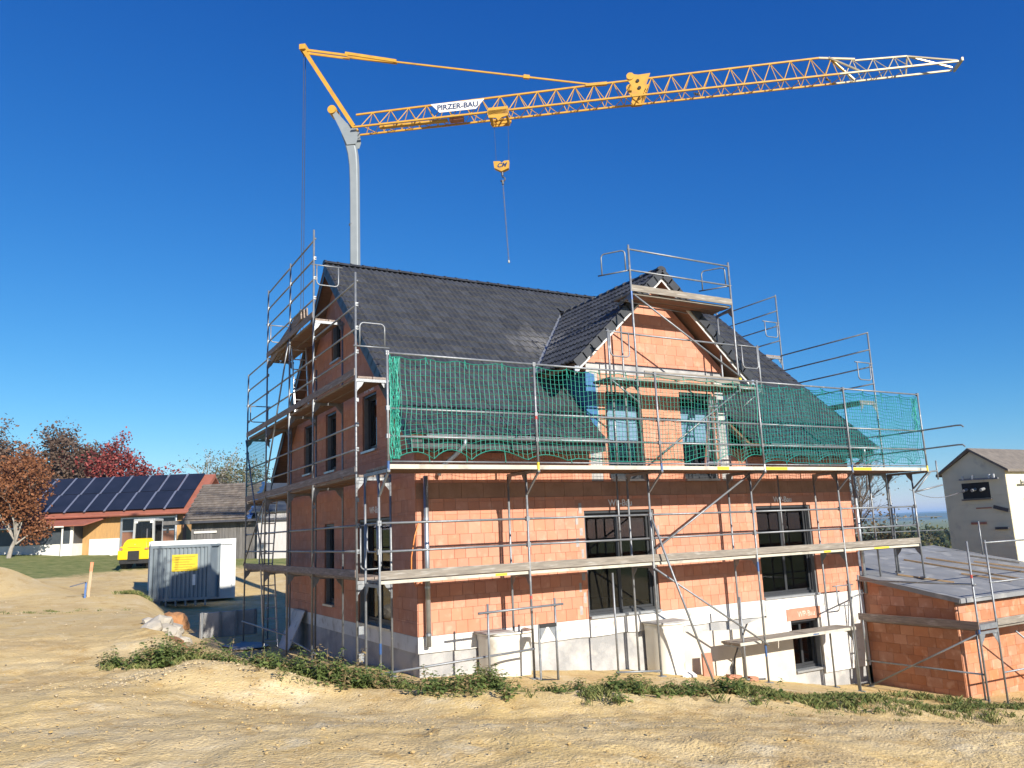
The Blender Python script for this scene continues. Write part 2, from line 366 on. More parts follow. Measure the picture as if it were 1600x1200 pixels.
def height(x,y):
    x = np.atleast_1d(np.asarray(x,float)); y = np.atleast_1d(np.asarray(y,float))
    s = crest_sd(x,y); t = np.clip((s+.2)/1.7,0,1); t = t*t*(3-2*t)
    z = plateau(x,y)*(1-t)+pit(x,y)*t
    # low berm of dug soil along the crest, heap of gravel in front of the weeds, sand heap far left
    z += .10*np.exp(-((s+.3)/.6)**2)*np.clip((x+6)/2,0,1)*np.clip((14-x)/3,0,1)*(y<8)
    z += .34*np.exp(-(((x+4.25)/.95)**2+((y+1.25)/1.0)**2))+.20*np.exp(-(((x+3.2)/.6)**2+((y+2.1)/.6)**2))
    z += 1.75*np.exp(-(((x+8.4)/2.0)**2+((y-28.5)/1.9)**2))+.5*np.exp(-(((x+5.9)/1.6)**2+((y-25.5)/1.2)**2))
    far = np.clip((np.hypot(x,y)-160)/500,0,1); z = z*(1-far)+far*(-14.)
    return z
def hz(x,y): return float(height(x,y)[0])
def axis(lo,hi,f0,f1,fine,grow=1.16):
    a = list(np.arange(f0,f1+1e-6,fine)); st = fine
    while a[-1] < hi: st *= grow; a.append(a[-1]+st)
    st = fine; b = []; p = f0
    while p > lo: st *= grow; p -= st; b.append(p)
    return np.array(b[::-1]+a)
gx = axis(-5500,5500,-9,11.5,.10); gy = axis(-900,7500,-11.2,6,.10)
GX,GY = np.meshgrid(gx,gy); fx = GX.ravel(); fy = GY.ravel()
fz = height(fx,fy)
nearm = (np.abs(fx)<14)&(fy>-13)&(fy<14)
nx_,ny_ = fx[nearm],fy[nearm]
sd = crest_sd(nx_,ny_)
rough_ = np.where(sd>1.2,.35,1.)
fz[nearm] += (vnoise(nx_,ny_,.8,1,3)*.035+vnoise(nx_,ny_,2.6,2,4)*.035-np.abs(vnoise(nx_,ny_,4.5,3,2))*.018+np.maximum(0,vnoise(nx_,ny_,6.,6,1)-.25)*.07)*rough_
mid = (~nearm)&(np.hypot(fx,fy)<120)
fz[mid] += vnoise(fx[mid],fy[mid],.5,4,3)*.06
nxn,nyn = len(gx),len(gy)
idx = np.arange(nxn*nyn).reshape(nyn,nxn)
F = np.stack([idx[:-1,:-1],idx[:-1,1:],idx[1:,1:],idx[1:,:-1]],-1).reshape(-1,4)
me = bpy.data.meshes.new('ground'); me.from_pydata(np.stack([fx,fy,fz],1).tolist(),[],F.tolist())
for p in me.polygons: p.use_smooth = True
ground = bpy.data.objects.new('ground', me); C.objects.link(ground)
tag(ground, 'sandy trampled building site soil sloping down to the brick house', 'ground', kind='structure')

def ground_mat():
    mt = bpy.data.materials.new('soil'); mt.use_nodes = True; t = mt.node_tree; N = t.nodes.new; L = t.links.new
    b = t.nodes['Principled BSDF']; b.inputs['Roughness'].default_value = .95; b.inputs['Specular IOR Level'].default_value = .15
    g = N('ShaderNodeNewGeometry')
    def ns(s,d=6,r=.6):
        n = N('ShaderNodeTexNoise'); n.inputs['Scale'].default_value = s; n.inputs['Detail'].default_value = d; n.inputs['Roughness'].default_value = r
        L(g.outputs['Position'], n.inputs['Vector']); return n.outputs['Fac']
    def ramp(f,a,b_,c0=(0,0,0),c1=(1,1,1)):
        r = N('ShaderNodeValToRGB'); r.color_ramp.elements[0].position = a; r.color_ramp.elements[1].position = b_
        r.color_ramp.elements[0].color = (*c0,1); r.color_ramp.elements[1].color = (*c1,1); L(f, r.inputs[0]); return r.outputs[0]
    def mix(f,a,b_,isb=False):
        mx = N('ShaderNodeMix'); mx.data_type = 'RGBA'; L(f, mx.inputs[0])
        if isinstance(a,tuple): mx.inputs[6].default_value = (*a,1)
        else: L(a, mx.inputs[6])
        if isinstance(b_,tuple): mx.inputs[7].default_value = (*b_,1)
        else: L(b_, mx.inputs[7])
        return mx.outputs[2]
    col = ramp(ns(.5),.36,.64,(.60,.435,.185),(.57,.445,.245))
    col = mix(ramp(ns(.35,5,.6),.50,.62), col, (.50,.365,.18))
    col = mix(ramp(ns(1.5,7,.65),.52,.66), col, (.46,.31,.125))
    col = mix(ramp(ns(.9,5,.7),.56,.70), col, (.65,.54,.34))
    col = mix(ramp(ns(6.5,6,.75),.54,.66), col, (.62,.48,.26))
    col = mix(ramp(ns(17,5,.75),.57,.71), col, (.67,.56,.37))
    col = mix(ramp(ns(21,5,.75),.58,.70), col, (.39,.27,.115))
    col = mix(ramp(ns(50,3,.6),.62,.74), col, (.33,.23,.10))
    at = N('ShaderNodeAttribute'); at.attribute_name = 'cover'; sp = N('ShaderNodeSeparateColor'); L(at.outputs['Color'], sp.inputs[0])
    gr = ramp(ns(1.3,6,.7),.35,.65,(.11,.15,.04),(.26,.25,.10))
    gm = N('ShaderNodeMath'); gm.operation = 'MULTIPLY_ADD'; L(ns(2.2,5,.7), gm.inputs[0]); gm.inputs[1].default_value = 1.4; gm.inputs[2].default_value = -.75
    ga = N('ShaderNodeMath'); ga.operation = 'ADD'; L(gm.outputs[0], ga.inputs[0])
    gs = N('ShaderNodeMath'); gs.operation = 'MULTIPLY'; gs.inputs[1].default_value = 1.25; L(sp.outputs[0], gs.inputs[0]); L(gs.outputs[0], ga.inputs[1])
    col = mix(ramp(ga.outputs[0],.35,.65), col, gr)
    L(col, b.inputs['Base Color'])
    bp = N('ShaderNodeBump'); bp.inputs['Strength'].default_value = .45; bp.inputs['Distance'].default_value = .05
    ad = N('ShaderNodeMath'); ad.operation = 'ADD'; L(ns(7,5,.55), ad.inputs[0]); L(ns(30,3,.5), ad.inputs[1]); L(ad.outputs[0], bp.inputs['Height']); L(bp.outputs[0], b.inputs['Normal'])
    return mt
M['soil'] = ground_mat(); me.materials.append(M['soil'])
# where grass grows: far bank by the barn, the land beyond the site
cov = np.clip((fy-34)/10,0,1)*np.clip(1.3-np.exp(-(((fx-0)/5)**2+((fy-38)/6)**2))*1.2,0,1)
cov = np.maximum(cov, np.clip((fx-24)/8,0,1)); cov = np.maximum(cov, np.clip((-fx-14)/8,0,1)*np.clip((fy-10)/10,0,1))
cov = np.maximum(cov, np.clip((np.hypot(fx,fy)-90)/30,0,1))
ca = me.color_attributes.new('cover','FLOAT_COLOR','POINT')
ca.data.foreach_set('color', np.stack([cov,cov,cov,np.ones_like(cov)],1).ravel().astype(np.float32))

# distant wooded hills on the horizon
M['hill'] = pmat('hill_forest', (.035,.06,.028), (.075,.10,.04), .01, .95)
def hills(name, label, dist, x0, x1, ztop, amp, seed):
    n = 160; mb = MB(); vs = []; fs = []
    for i in range(n+1):
        x = x0+(x1-x0)*i/n; h = ztop+amp*mnoise.fractal(Vector((x*.0011+seed,seed,0)),1,2,5)
        y = dist+220*math.sin(i*.11+seed)
        for (dy,hz_) in ((-500,-20),(-230,h*.45),(0,h),(400,h*.9),(900,-20)): vs.append((x,y+dy,hz_))
    for i in range(n):
        for k in range(4): a = i*5+k; fs.append((a,a+5,a+6,a+1))
    mb.add(vs,fs); o = mb.build(name,'hill',smooth=True); tag(o,label,'hills',kind='structure')

hills('hills','nearer low wooded ridge on the horizon right of the house',2300,600,5200,10,14,1)
hills('hills','farthest hazy blue ridge on the horizon right of the house',4300,800,9000,30,18,5)

# ------------------------------------------------------------------ house
W, D = 12.95, 10.0
PITCHK = .92; EY, EZ = -.65, 3.85                                   # eave line and rise per metre
def rz(y): return EZ+PITCHK*(y-EY)
RY, RZ = 5.0, 3.85+.92*5.65
XD, DH, DYF, DZ = 6.36, 2.70, -.45, 8.05                            # dormer centre, half width at eaves, front, apex
DEZ = DZ-PITCHK*DH; DL, DR = 4.25, 8.55                             # dormer eave height, cheeks
house = thing('house','two storey orange brick house under construction with black tiled roof and cross gable','house',(6.5,5,-.9))
toF = lambda u,v,d: (u,-d,v)
toL = lambda u,v,d: (-d,u,v)
bm_house = brick_mesh(M['brick'])
budget = [300]
OP_F = [(3.98,5.95,-.02,2.30),(9.25,11.25,-.02,2.30),(4.78,5.80,2.95,5.02),(7.0,8.08,2.95,5.12)]
SLABZ = (2.62,2.93)
# front wall: ground floor, knee wall left and right of the dormer, dormer gable
def gableplanes(dx=0):
    return [(PITCHK,1,DZ-.30+PITCHK*XD),(-PITCHK,1,DZ-.30-PITCHK*XD)]
fw_lo = backing(house,'front_wall','mortar',0,W,0,SLABZ[0],OP_F,[],toF,-.32,-.012)
# lintels are separate pieces: leave their strip free
LINT = [(3.75,6.2,2.30,2.545),(9.0,11.5,2.30,2.545)]
ground_f = courses(0,W,0,SLABZ[0],OP_F+LINT,[],.262,.2382,1.,1)
lay(fw_lo, ground_f, toF, 0, .014, 'brick', budget, bm_house)
for a,b,c,d in LINT: part('lintel','lintel',house,'box',(a,-.004,c),(b,.1,d),bevel=.004)
kn = EZ-.1
fw_kl = backing(house,'knee_wall','mortar',0,DL,SLABZ[1],kn,[],[],toF,-.32,-.012)
kb = [0]
lay(fw_kl, courses(0,DL,SLABZ[1],kn,[],[],.262,.2382,1.,2), toF, 0, .014,'brick',budget,bm_house)
fw_kr = backing(house,'knee_wall','mortar',DR,W,SLABZ[1],kn,[],[],toF,-.32,-.012)
lay(fw_kr, courses(DR,W,SLABZ[1],kn,[],[],.262,.2382,1.,3), toF, 0, .014,'brick',budget,bm_house)
gp = gableplanes()
fw_g = backing(house,'dormer_gable_wall','mortar',DL,DR,SLABZ[1],8.,OP_F,gp,toF,-.32,-.012)
LINTG = [(4.55,6.0,5.02,5.2),(6.8,8.3,5.12,5.3)]
BEAM = (4.2,8.6,5.45,5.68)
lay(fw_g, courses(DL,DR,SLABZ[1],8.,OP_F+LINTG+[BEAM,(DL,DL+.32,2.9,5.45),(DR-.35,DR,2.9,5.45)],gp,.33,.2382,1.,4), toF, 0, .014,'brick',budget,bm_house)
for a,b,c,d in LINTG: part('lintel','lintel',house,'box',(a,-.008,c),(b,.1,d))
part('ring_beam','concrete',house,'box',(DL+.005,-.016,BEAM[2]),(DR-.005,.1,BEAM[3]))
part('concrete_pier','concrete',house,'box',(DL,-.014,2.95),(DL+.315,.1,5.445))
part('concrete_pier','concrete',house,'box',(DR-.345,-.014,2.95),(DR,.1,5.445))
# slab edge clad with long bricks
mb = MB(); sl_ = part('floor_slab','concrete',house,'box',(.02,.02,SLABZ[0]+.003),(W-.02,D-.02,SLABZ[1]-.003))
x = 0
while x < W-.01:
    x2 = min(x+.5,W); part('slab_edge_brick','slab',sl_,'box',(x+.003,-.006,SLABZ[0]+.004),(x2-.003,.02,SLABZ[1]-.004)); x = x2
# left gable wall
OP_L = [(1.32,3.43,.02,2.33),(5.24,6.06,.28,2.30),(2.12,3.07,3.84,5.17),(5.08,5.97,3.62,5.17),(7.28,8.09,3.72,5.12),(4.70,5.47,6.45,7.57)]
gl = [(-PITCHK,1,rz(0)-.25),(PITCHK,1,rz(0)-.25+PITCHK*D)]
lw = backing(house,'gable_wall','mortar',0,D,0,RZ,OP_L,gl,toL,-.32,-.012)
lay(lw, courses(0.0,D,0,RZ,OP_L,gl,.37,.2382,.6,5), toL, R(-90), .014,'brick',budget,bm_house)
# right gable wall and back wall (turned away from the camera)
toR = lambda u,v,d: (W+d,u,v); toB = lambda u,v,d: (u,D+d,v)
rw = backing(house,'gable_wall','mortar',0,D,0,RZ,[],gl,toR,-.32,-.012)
lay(rw, courses(0,D,0,RZ,[],gl,.5,.2382,.6,6), toR, 0, .014,'brick',[0],bm_house)
bw = backing(house,'back_wall','mortar',0,W,0,EZ-.1,[(3,5,.1,2.3),(8,10,.1,2.3)],[],toB,-.32,-.012)
lay(bw, courses(0,W,0,EZ-.1,[(3,5,.1,2.3),(8,10,.1,2.3)],[],.5,.2382,.6,7), toB, 0, .014,'brick',[0],bm_house)
part('ground_floor_slab','concrete',house,'box',(.02,.02,-.25),(W-.02,D-.02,-.005))
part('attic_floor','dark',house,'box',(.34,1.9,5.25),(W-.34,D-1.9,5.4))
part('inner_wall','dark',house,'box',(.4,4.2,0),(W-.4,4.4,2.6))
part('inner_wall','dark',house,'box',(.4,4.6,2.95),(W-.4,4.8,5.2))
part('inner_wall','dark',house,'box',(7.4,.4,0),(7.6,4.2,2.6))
# basement: rendered concrete, insulation strip, white insulation boards at the right end
OPB = [(10.1,11.15,-1.80,-.58)]
bs = backing(house,'basement_wall','concrete',.05,W-.05,-2.9,-.28,OPB,[],toF,-.3,-.035)
part('basement_wall','concrete',house,'box',(.03,.04,-2.0),(.3,D,-.262))
part('basement_wall','concrete',house,'box',(W-.3,.3,-2.9),(W-.03,D,-.262))
def strip(pts, nm='insulation_strip', z0=-.31, dep=.012):
    mb = MB(); mb.prism([(x,-dep,z) for x,z in pts],(0,dep+.03,0)); return mb.build(nm,'xps',house)
rg = random.Random(5)
xs = np.linspace(0,9.25,38); bot = [(float(x), -.31-.05*float(np.interp(x,[0,3,9],[0,1,1.6]))+rg.uniform(-.02,.015)) for x in xs]
strip([(0,-.004)]+bot+[(9.25,-.004)])
mb = MB(); mb.box((-.012,-.01,-.31),(.03,D,-.004)); mb.build('insulation_strip','xps',house)
boards = []
def xboard(a,b,c,d): boards.append(part('insulation_board','xps',house,'box',(a+.002,-.03,c+.002),(b-.002,.03,d-.002)))
xboard(9.25,10.08,-.42,-.004); xboard(10.08,11.2,-.29,-.004); xboard(11.2,12.1,-1.0,-.004); xboard(12.1,W,-1.0,-.004); xboard(9.25,9.95,-.95,-.42); xboard(11.17,12.1,-1.95,-1.0); xboard(12.1,W,-1.95,-1.0)
xboard(9.95,10.08,-.95,-.58)
mb = MB(); pts = [(8.6,-.5),(9.0,-.42),(9.24,-.42),(9.24,-.952),(10.07,-.952),(10.07,-2.35),(7.9,-2.2),(8.1,-1.2)]
mb.prism([(x,-.047,z) for x,z in pts],(0,.02,0)); mb.build('plaster_patch','cream_plaster',house)
mb = MB(); pts = [(6.4,-.5),(8.4,-.62),(8.0,-1.3),(7.6,-1.7),(6.2,-1.5)]
mb.prism([(x,-.041,z) for x,z in pts],(0,.014,0)); mb.build('plaster_patch','cream_plaster',house)
part('basement_lintel','lintel',house,'box',(9.95,-.045,-.575),(11.19,.02,-.295),bevel=.005)
FR = Matrix.Rotation(R(90),4,'X')
M['faded_paint'] = pmat('faded_paint',(.66,.55,.47),(.48,.30,.22),9,.8)
text('lettering','WP-Bau',.20,'white_paint',house,Matrix.Translation((5.0,-.007,2.455))@FR,.002,.003)
text('lettering','WP-Bau',.20,'white_paint',house,Matrix.Translation((10.25,-.007,2.45))@FR,.002,.003)
text('lettering','WP-Bau',.19,'faded_paint',house,Matrix.Translation((10.65,-.049,-.44))@FR,.002,.003)
FL = Matrix.Rotation(R(-90),4,'Z')@FR
text('lettering','WP-Bau',.20,'white_paint',house,Matrix.Translation((-.016,2.3,2.5))@FL,.002,.003)
text('lettering','WP-Bau',.20,'white_paint',house,Matrix.Translation((-.016,2.6,5.28))@FL,.002,.003)
# grey mortar patches that run up beside the terrace door in brick-high teeth
rg = random.Random(9)
for k in range(10):
    z = .1+k*.2382; o = .09 if k%2 else .2
    part('mortar_patch','grey_mortar',house,'box',(3.98-o-rg.uniform(.03,.06),-.0165,z),(3.98-o+.03,-.005,z+.2+rg.uniform(-.05,.03)))
for k in range(3):
    part('mortar_patch','grey_mortar',house,'box',(6.02+.05*k,-.0165,1.7-.24*k),(6.07+.05*k,-.005,1.92-.24*k))

# windows: frame bars, mullions, panes
def window(to3, u0,u1,v0,v1, cols, name='window', inset=.12, fr=.07, rail=True, sill=True, transom=None, sillmat='sill'):
    T = lambda a,b,c,d,e0,e1: ('box', to3(a,c,e0), to3(b,d,e1))
    mb = MB()
    for a,b,c,d in ((u0,u1,v0,v0+fr),(u0,u1,v1-fr,v1),(u0,u0+fr,v0+fr,v1-fr),(u1-fr,u1,v0+fr,v1-fr)):
        getattr(mb,'box')(to3(a,c,-inset-.08),to3(b,d,-inset))
    win = mb.build(name,'frame',house)
    n = cols; wd = (u1-u0-2*fr)/n
    for i in range(n):
        a = u0+fr+i*wd; b = a+wd; ins = inset+.012+(.03 if i%2 else 0)
        c, d = v0+fr, v1-fr
        sm = MB(); s = .055
        for q in ((a,b,c,c+s),(a,b,d-s,d),(a,a+s,c+s,d-s),(b-s,b,c+s,d-s)): sm.box(to3(q[0]+.002,q[2]+.002,-ins-.05),to3(q[1]-.002,q[3]-.002,-ins))
        if transom: sm.box(to3(a+s,transom-.025,-ins-.045),to3(b-s,transom+.025,-ins-.004))
        sash = sm.build('sash','frame',win)
        part('pane','glass',win,'box',to3(a+s,c+s,-ins-.028),to3(b-s,d-s,-ins-.022))
    if rail:
        for a in (u0+.0,u1-.035): part('shutter_rail','frame_grey',win,'box',to3(a,v0+.01,-inset+.002),to3(a+.035,v1-.01,-.03))
        part('shutter_box','frame',win,'box',to3(u0+.036,v1-.05,-inset+.004),to3(u1-.036,v1-.004,-.02))
    if sill: part('sill',sillmat,win,'box',to3(u0+.003,v0-.045,-inset-.02),to3(u1-.003,v0+.004,.07))
    return win
window(toF,3.98,5.95,.04,2.29,2)
window(toF,9.25,11.25,.04,2.29,2)
window(toF,4.78,5.80,2.99,5.0,1,transom=4.2)
window(toF,7.0,8.08,2.99,5.1,2,transom=4.2)
window(toF,10.1,11.15,-1.79,-.585,2,inset=.16)
# blue protective film stuck on the dormer window panes
M['blind'] = pmat('film', (.17,.26,.36), (.12,.20,.30), 3, .35, stretch=(1,1,9))
part('protective_film','blind',house,'box',(4.86,.100,3.90),(5.72,.108,4.72))
part('protective_film','blind',house,'box',(7.08,.100,3.90),(8.0,.108,4.72))
window(toL,1.32,3.43,.04,2.32,2)
window(toL,5.24,6.06,.30,2.29,1)
window(toL,2.12,3.07,3.86,5.16,1); window(toL,5.08,5.97,3.64,5.16,1); window(toL,7.28,8.09,3.74,5.11,1); window(toL,4.70,5.47,6.47,7.56,1)

# ------------------------------------------------------------------ roof
TW, TE, TL_ = .30, .302, .36                                         # tile cover width, exposure, length
def tile_mesh():
    n = 16; vs = []; fs = []
    def prof(i): c = math.cos((i/n*2-.25)*2*math.pi); return .022*(c if c > 0 else c*.5)
    for s,h in ((0,.050),(TL_,.014)):
        for i in range(n+1): vs.append((i/n*(TW+.012), s, prof(i)+h))
    for i in range(n+1): vs.append((i/n*(TW+.012), 0, prof(i)+.050))
    for i in range(n+1): vs.append((i/n*(TW+.012), .008, prof(i)*.9+.012))
    k0 = 2*n+2; k1 = 3*n+3
    for i in range(n): fs.append((i,i+1,n+2+i,n+1+i)); fs.append((k1+i,k1+1+i,k0+i+1,k0+i))
    me = bpy.data.meshes.new('roof_tile'); me.from_pydata(vs,[],fs); me.materials.append(M['tile'])
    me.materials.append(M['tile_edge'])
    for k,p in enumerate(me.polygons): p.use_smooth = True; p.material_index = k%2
    me.update(); return me
TM = tile_mesh()
cp = 1/math.sqrt(1+PITCHK**2); sp_ = PITCHK*cp
roof = MB()
# deck under the tiles (main slopes, with the front one open under the dormer)
def slope_sheet(mb, pts, th=.12): 
    p = [Vector(q) for q in pts]; n = (p[1]-p[0]).cross(p[2]-p[0]).normalized()
    if n.z < 0: n = -n
    mb.prism(p, -n*th)
XL_, XR_ = -.35, 13.3
u0 = -.05
def fp(x,y,o=u0): return (x,y,rz(y)+o)
yv0 = EY+(DEZ-EZ)/PITCHK; yv1 = EY+(DZ-EZ)/PITCHK
slope_sheet(roof,[fp(XL_,EY),fp(DL,EY),fp(DL,RY),fp(XL_,RY)])
slope_sheet(roof,[fp(DR,EY),fp(XR_,EY),fp(XR_,RY),fp(DR,RY)])
slope_sheet(roof,[fp(DL,yv0+.4),fp(DR,yv0+.4),fp(DR,RY),fp(DL,RY)])
by = 2*RY-EY
roof.prism([(XL_,RY,RZ+u0),(XR_,RY,RZ+u0),(XR_,by,EZ+u0),(XL_,by,EZ+u0)],(0,-.08,-.1))
roof_o = roof.build('roof','soffit',house)
tiles = []          # (matrix, clip side)
def add_slope(origin, ux, us, ncol, nrow, keep, cut=None):
    un = ux.cross(us)
    for r in range(nrow):
        for c in range(ncol):
            o = origin+ux*(c*TW)+us*(r*TE)+un*.012
            ctr = o+ux*TW*.5+us*TE*.5
            k = keep(ctr, o)
            if not k: continue
            mt = Matrix((ux,us,un)).transposed().to_4x4(); mt.translation = o+un*random.uniform(-.003,.004)+us*random.uniform(-.004,.004)
            tiles.append((mt, k))
ux,us = Vector((1,0,0)), Vector((0,cp,sp_))
nrow = int(7.68/TE); ncol = int((XR_-XL_)/TW)
def keep_main(c,o):
    half = DH*(yv1-c.y)/(yv1-yv0)
    if c.y < yv0-.1:
        if DL-.02 < c.x < DR+.02: return 0
        if DL-.35 < c.x < DR+.35: return 3 if c.x < XD else 4       # cut along the cheeks
        return 1
    if c.y > yv1+.35: return 1
    d = abs(c.x-XD)-half
    if d < -.45: return 0
    if d < .45: return 5 if c.x < XD else 6                           # cut along the valley
    return 1
add_slope(Vector((XL_,EY-.04,EZ-.04*PITCHK)), ux, us, ncol, nrow, keep_main)
# dormer slopes
usl = Vector((cp,0,sp_)); uxl = Vector((0,-1,0)); usr = Vector((-cp,0,sp_)); uxr = Vector((0,1,0))
dn = int(DH/cp/TE)
def keep_dl(c,o):
    ymain = EY+(c.z-EZ)/PITCHK
    if c.y > ymain+.5: return 0
    return 7 if c.y > ymain-.5 else 1
nd = int((yv1+.6-DYF)/TW)
add_slope(Vector((XD-DH-.04,DYF+nd*TW,DEZ-.04*PITCHK)), uxl, usl, nd, dn, keep_dl)
add_slope(Vector((XD+DH+.04,DYF,DEZ-.04*PITCHK)), uxr, usr, nd, dn, keep_dl)
whole = [mt for mt,k in tiles if k == 1]; cutt = [(mt,k) for mt,k in tiles if k != 1]
def vis(mt):
    p = mt.translation; n = mt.col[2].to_3d(); d = p-CAM
    return -max(0,-d.normalized().dot(n))/d.length**2
whole.sort(key=vis)
for mt in whole[:300]: instance('roof_tile', TM, roof_o, mt)
mb = MB()
tv = [v.co.copy() for v in TM.vertices]; tf_ = [tuple(p.vertices) for p in TM.polygons]
for mt in whole[300:]: mb.add([mt@v for v in tv], tf_)
def cutmesh(sel, planes):
    bm = bmesh.new()
    for mt in sel:
        vs = [bm.verts.new(mt@v) for v in tv]
        for f in tf_: bm.faces.new([vs[i] for i in f])
    for co,no in planes:
        bmesh.ops.bisect_plane(bm, geom=bm.verts[:]+bm.edges[:]+bm.faces[:], plane_co=co, plane_no=no, clear_outer=True)
    bm.verts.ensure_lookup_table(); bm.verts.index_update()
    mb.add([v.co for v in bm.verts], [[v.index for v in f.verts] for f in bm.faces]); bm.free()
vl = Vector((1,(yv1-yv0)/DH,0)); nl = Vector((vl.y,-vl.x,0)).normalized()
cutmesh([mt for mt,k in cutt if k == 3], [(Vector((DL-.01,0,0)),Vector((1,0,0)))])
cutmesh([mt for mt,k in cutt if k == 4], [(Vector((DR+.01,0,0)),Vector((-1,0,0)))])
P_L = Vector((XD-DH,yv0,0)); P_R = Vector((XD+DH,yv0,0))
nR = Vector((-nl.x,nl.y,0))
gap = .05
cutmesh([mt for mt,k in cutt if k == 5], [(P_L-nl*gap,nl)])
cutmesh([mt for mt,k in cutt if k == 6], [(P_R-nR*gap,nR)])
cutmesh([mt for mt,k in cutt if k == 7 and mt.translation.x < XD and mt.col[0].y < 0], [(P_L+nl*gap,-nl)])
cutmesh([mt for mt,k in cutt if k == 7 and mt.col[0].y > 0], [(P_R+nR*gap,-nR)])
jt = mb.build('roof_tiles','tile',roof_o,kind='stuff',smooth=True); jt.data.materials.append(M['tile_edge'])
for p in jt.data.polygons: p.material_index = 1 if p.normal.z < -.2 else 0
# dormer roof deck and valley sheets
mb = MB()
for sgn in (-1,1):
    e = (XD+sgn*DH,DYF+.03,DEZ-.05); e2 = (XD+sgn*DH,yv0+.05,DEZ-.05); t0 = (XD,DYF+.03,DZ-.05); t1 = (XD,yv1+.05,DZ-.05)
    n = Vector((sgn*sp_,0,cp)); mb.prism([e,e2,t1,t0], -n*.10)
drf = mb.build('dormer_roof','soffit',house)
for sgn in (-1,1):
    a = Vector((XD+sgn*DH,yv0,DEZ)); b = Vector((XD,yv1,DZ)); sd_ = Vector((.13,0,0)); ud = Vector((0,.13,0))
    mb = MB(); z = Vector((0,0,.022)); s = -sgn
    pa, pb = a+Vector((sgn*.13,0,0)), b+Vector((sgn*.13,0,0)); pc, pd = a+Vector((0,-.13,0)), b+Vector((0,-.13,0))
    mb.add([a,b,pb+z,pa+z,pd+z,pc+z],[(0,1,2,3),(1,0,5,4)]); mb.build('valley_flashing','zinc',roof_o)
# ridge tiles
def ridge_tile_mesh():
    mb = MB(); n = 8; L_ = .40; vs = []; fs = []
    for s,rr in ((0,.118),(.05,.118),(.051,.105),(L_,.10)):
        for i in range(n+1):
            t = math.pi*i/n; vs.append((s, math.cos(t)*rr*1.15, math.sin(t)*rr*.85-.035))
    for k in range(3):
        for i in range(n): a = k*(n+1)+i; fs.append((a,a+1,a+n+2,a+n+1))
    fs.append(tuple(range(n,-1,-1)))
    me = bpy.data.meshes.new('ridge_tile'); me.from_pydata(vs,[],fs); me.materials.append(M['verge'])
    for p in me.polygons: p.use_smooth = len(p.vertices) == 4
    return me
RT = ridge_tile_mesh()
x = XL_-.02
while x < XR_: instance('ridge_tile',RT,roof_o,Matrix.Translation((x,RY,RZ+.012+random.uniform(-.004,.004)))); x += .345
y = DYF-.03
while y < yv1-.05: instance('ridge_tile',RT,drf,Matrix.Translation((XD,y,DZ+.012+random.uniform(-.004,.004)))@Matrix.Rotation(R(90),4,'Z')); y += .345
# verge tiles hanging over the gable edges
def verge(parent, start, us_, n, outv, drop=.19):
    un = Vector((0,0,1))
    mb = MB()
    a = Vector(start); nrm = us_.cross(outv).normalized(); nrm = nrm if nrm.z > 0 else -nrm
    for k in range(n):
        p = a+us_*(k*TE)
        lift0, lift1 = nrm*.042, nrm*.022
        q = p+us_*(TL_-.02)
        mb = MB(); o1 = outv*.045
        mb.prism([p+lift0+o1, q+lift1+o1, q+lift1-nrm*drop+o1*1., p+lift0-nrm*drop+o1], -outv*.018)
        mb.prism([p+lift0+o1*1.02, q+lift1+o1*1.02, q+lift1-outv*.12, p+lift0-outv*.12], nrm*.012)
        mb.build('verge_tile','verge',parent)
nv = nrow
verge(roof_o,(XL_,EY-.04,EZ-.04),us,nv,Vector((-1,0,0)))
verge(roof_o,(XR_,EY-.04,EZ-.04),us,nv,Vector((1,0,0)))
verge(drf,(XD-DH-.03,DYF,DEZ-.03),usl,dn,Vector((0,-1,0)))
verge(drf,(XD+DH+.03,DYF,DEZ-.03),usr,dn,Vector((0,-1,0)))
# fascia boards under the dormer verge, end blocks, soffits
for sgn,u_ in ((-1,usl),(1,usr)):
    p = Vector((XD+sgn*DH,DYF+.015,DEZ-.14)); q = Vector((XD,DYF+.015,DZ-.14))
    nn = Vector((sgn*sp_,0,cp))
    part('fascia','fascia',drf,'prism',[p-nn*.02,q-nn*.02,q-Vector((0,0,.16)),p-Vector((0,0,.16))],(0,.025,0))
    part('fascia_end','alu',drf,'box',(p.x-.06*sgn,DYF-.075,p.z-.10),(p.x+.06*sgn,DYF-.03,p.z+.02))
    # rafters visible in the overhang
    for f in (.0,.28): pass
for sgn in (-1,1):
    p = Vector((XL_ if sgn<0 else XR_,0,0))
# left gable soffit strips
for (a,b) in (((EY),RY),):
    part('gable_soffit','verge',roof_o,'prism',[(XL_+.02,EY+.02,rz(EY)-.19),(-.02,EY+.02,rz(EY)-.19),(-.02,RY,RZ-.19),(XL_+.02,RY,RZ-.19)],(0,0,-.02))
part('gable_fascia','verge',roof_o,'prism',[(XL_+.0,EY,rz(EY)-.18),(XL_+.0,RY,RZ-.18),(XL_+.0,RY,RZ-.36),(XL_+.0,EY,rz(EY)-.36)],(.025,0,0))
part('gable_fascia','verge',roof_o,'prism',[(XL_+.0,by,rz(EY)-.18),(XL_+.0,RY,RZ-.18),(XL_+.0,RY,RZ-.36),(XL_+.0,by,rz(EY)-.36)],(.025,0,0))
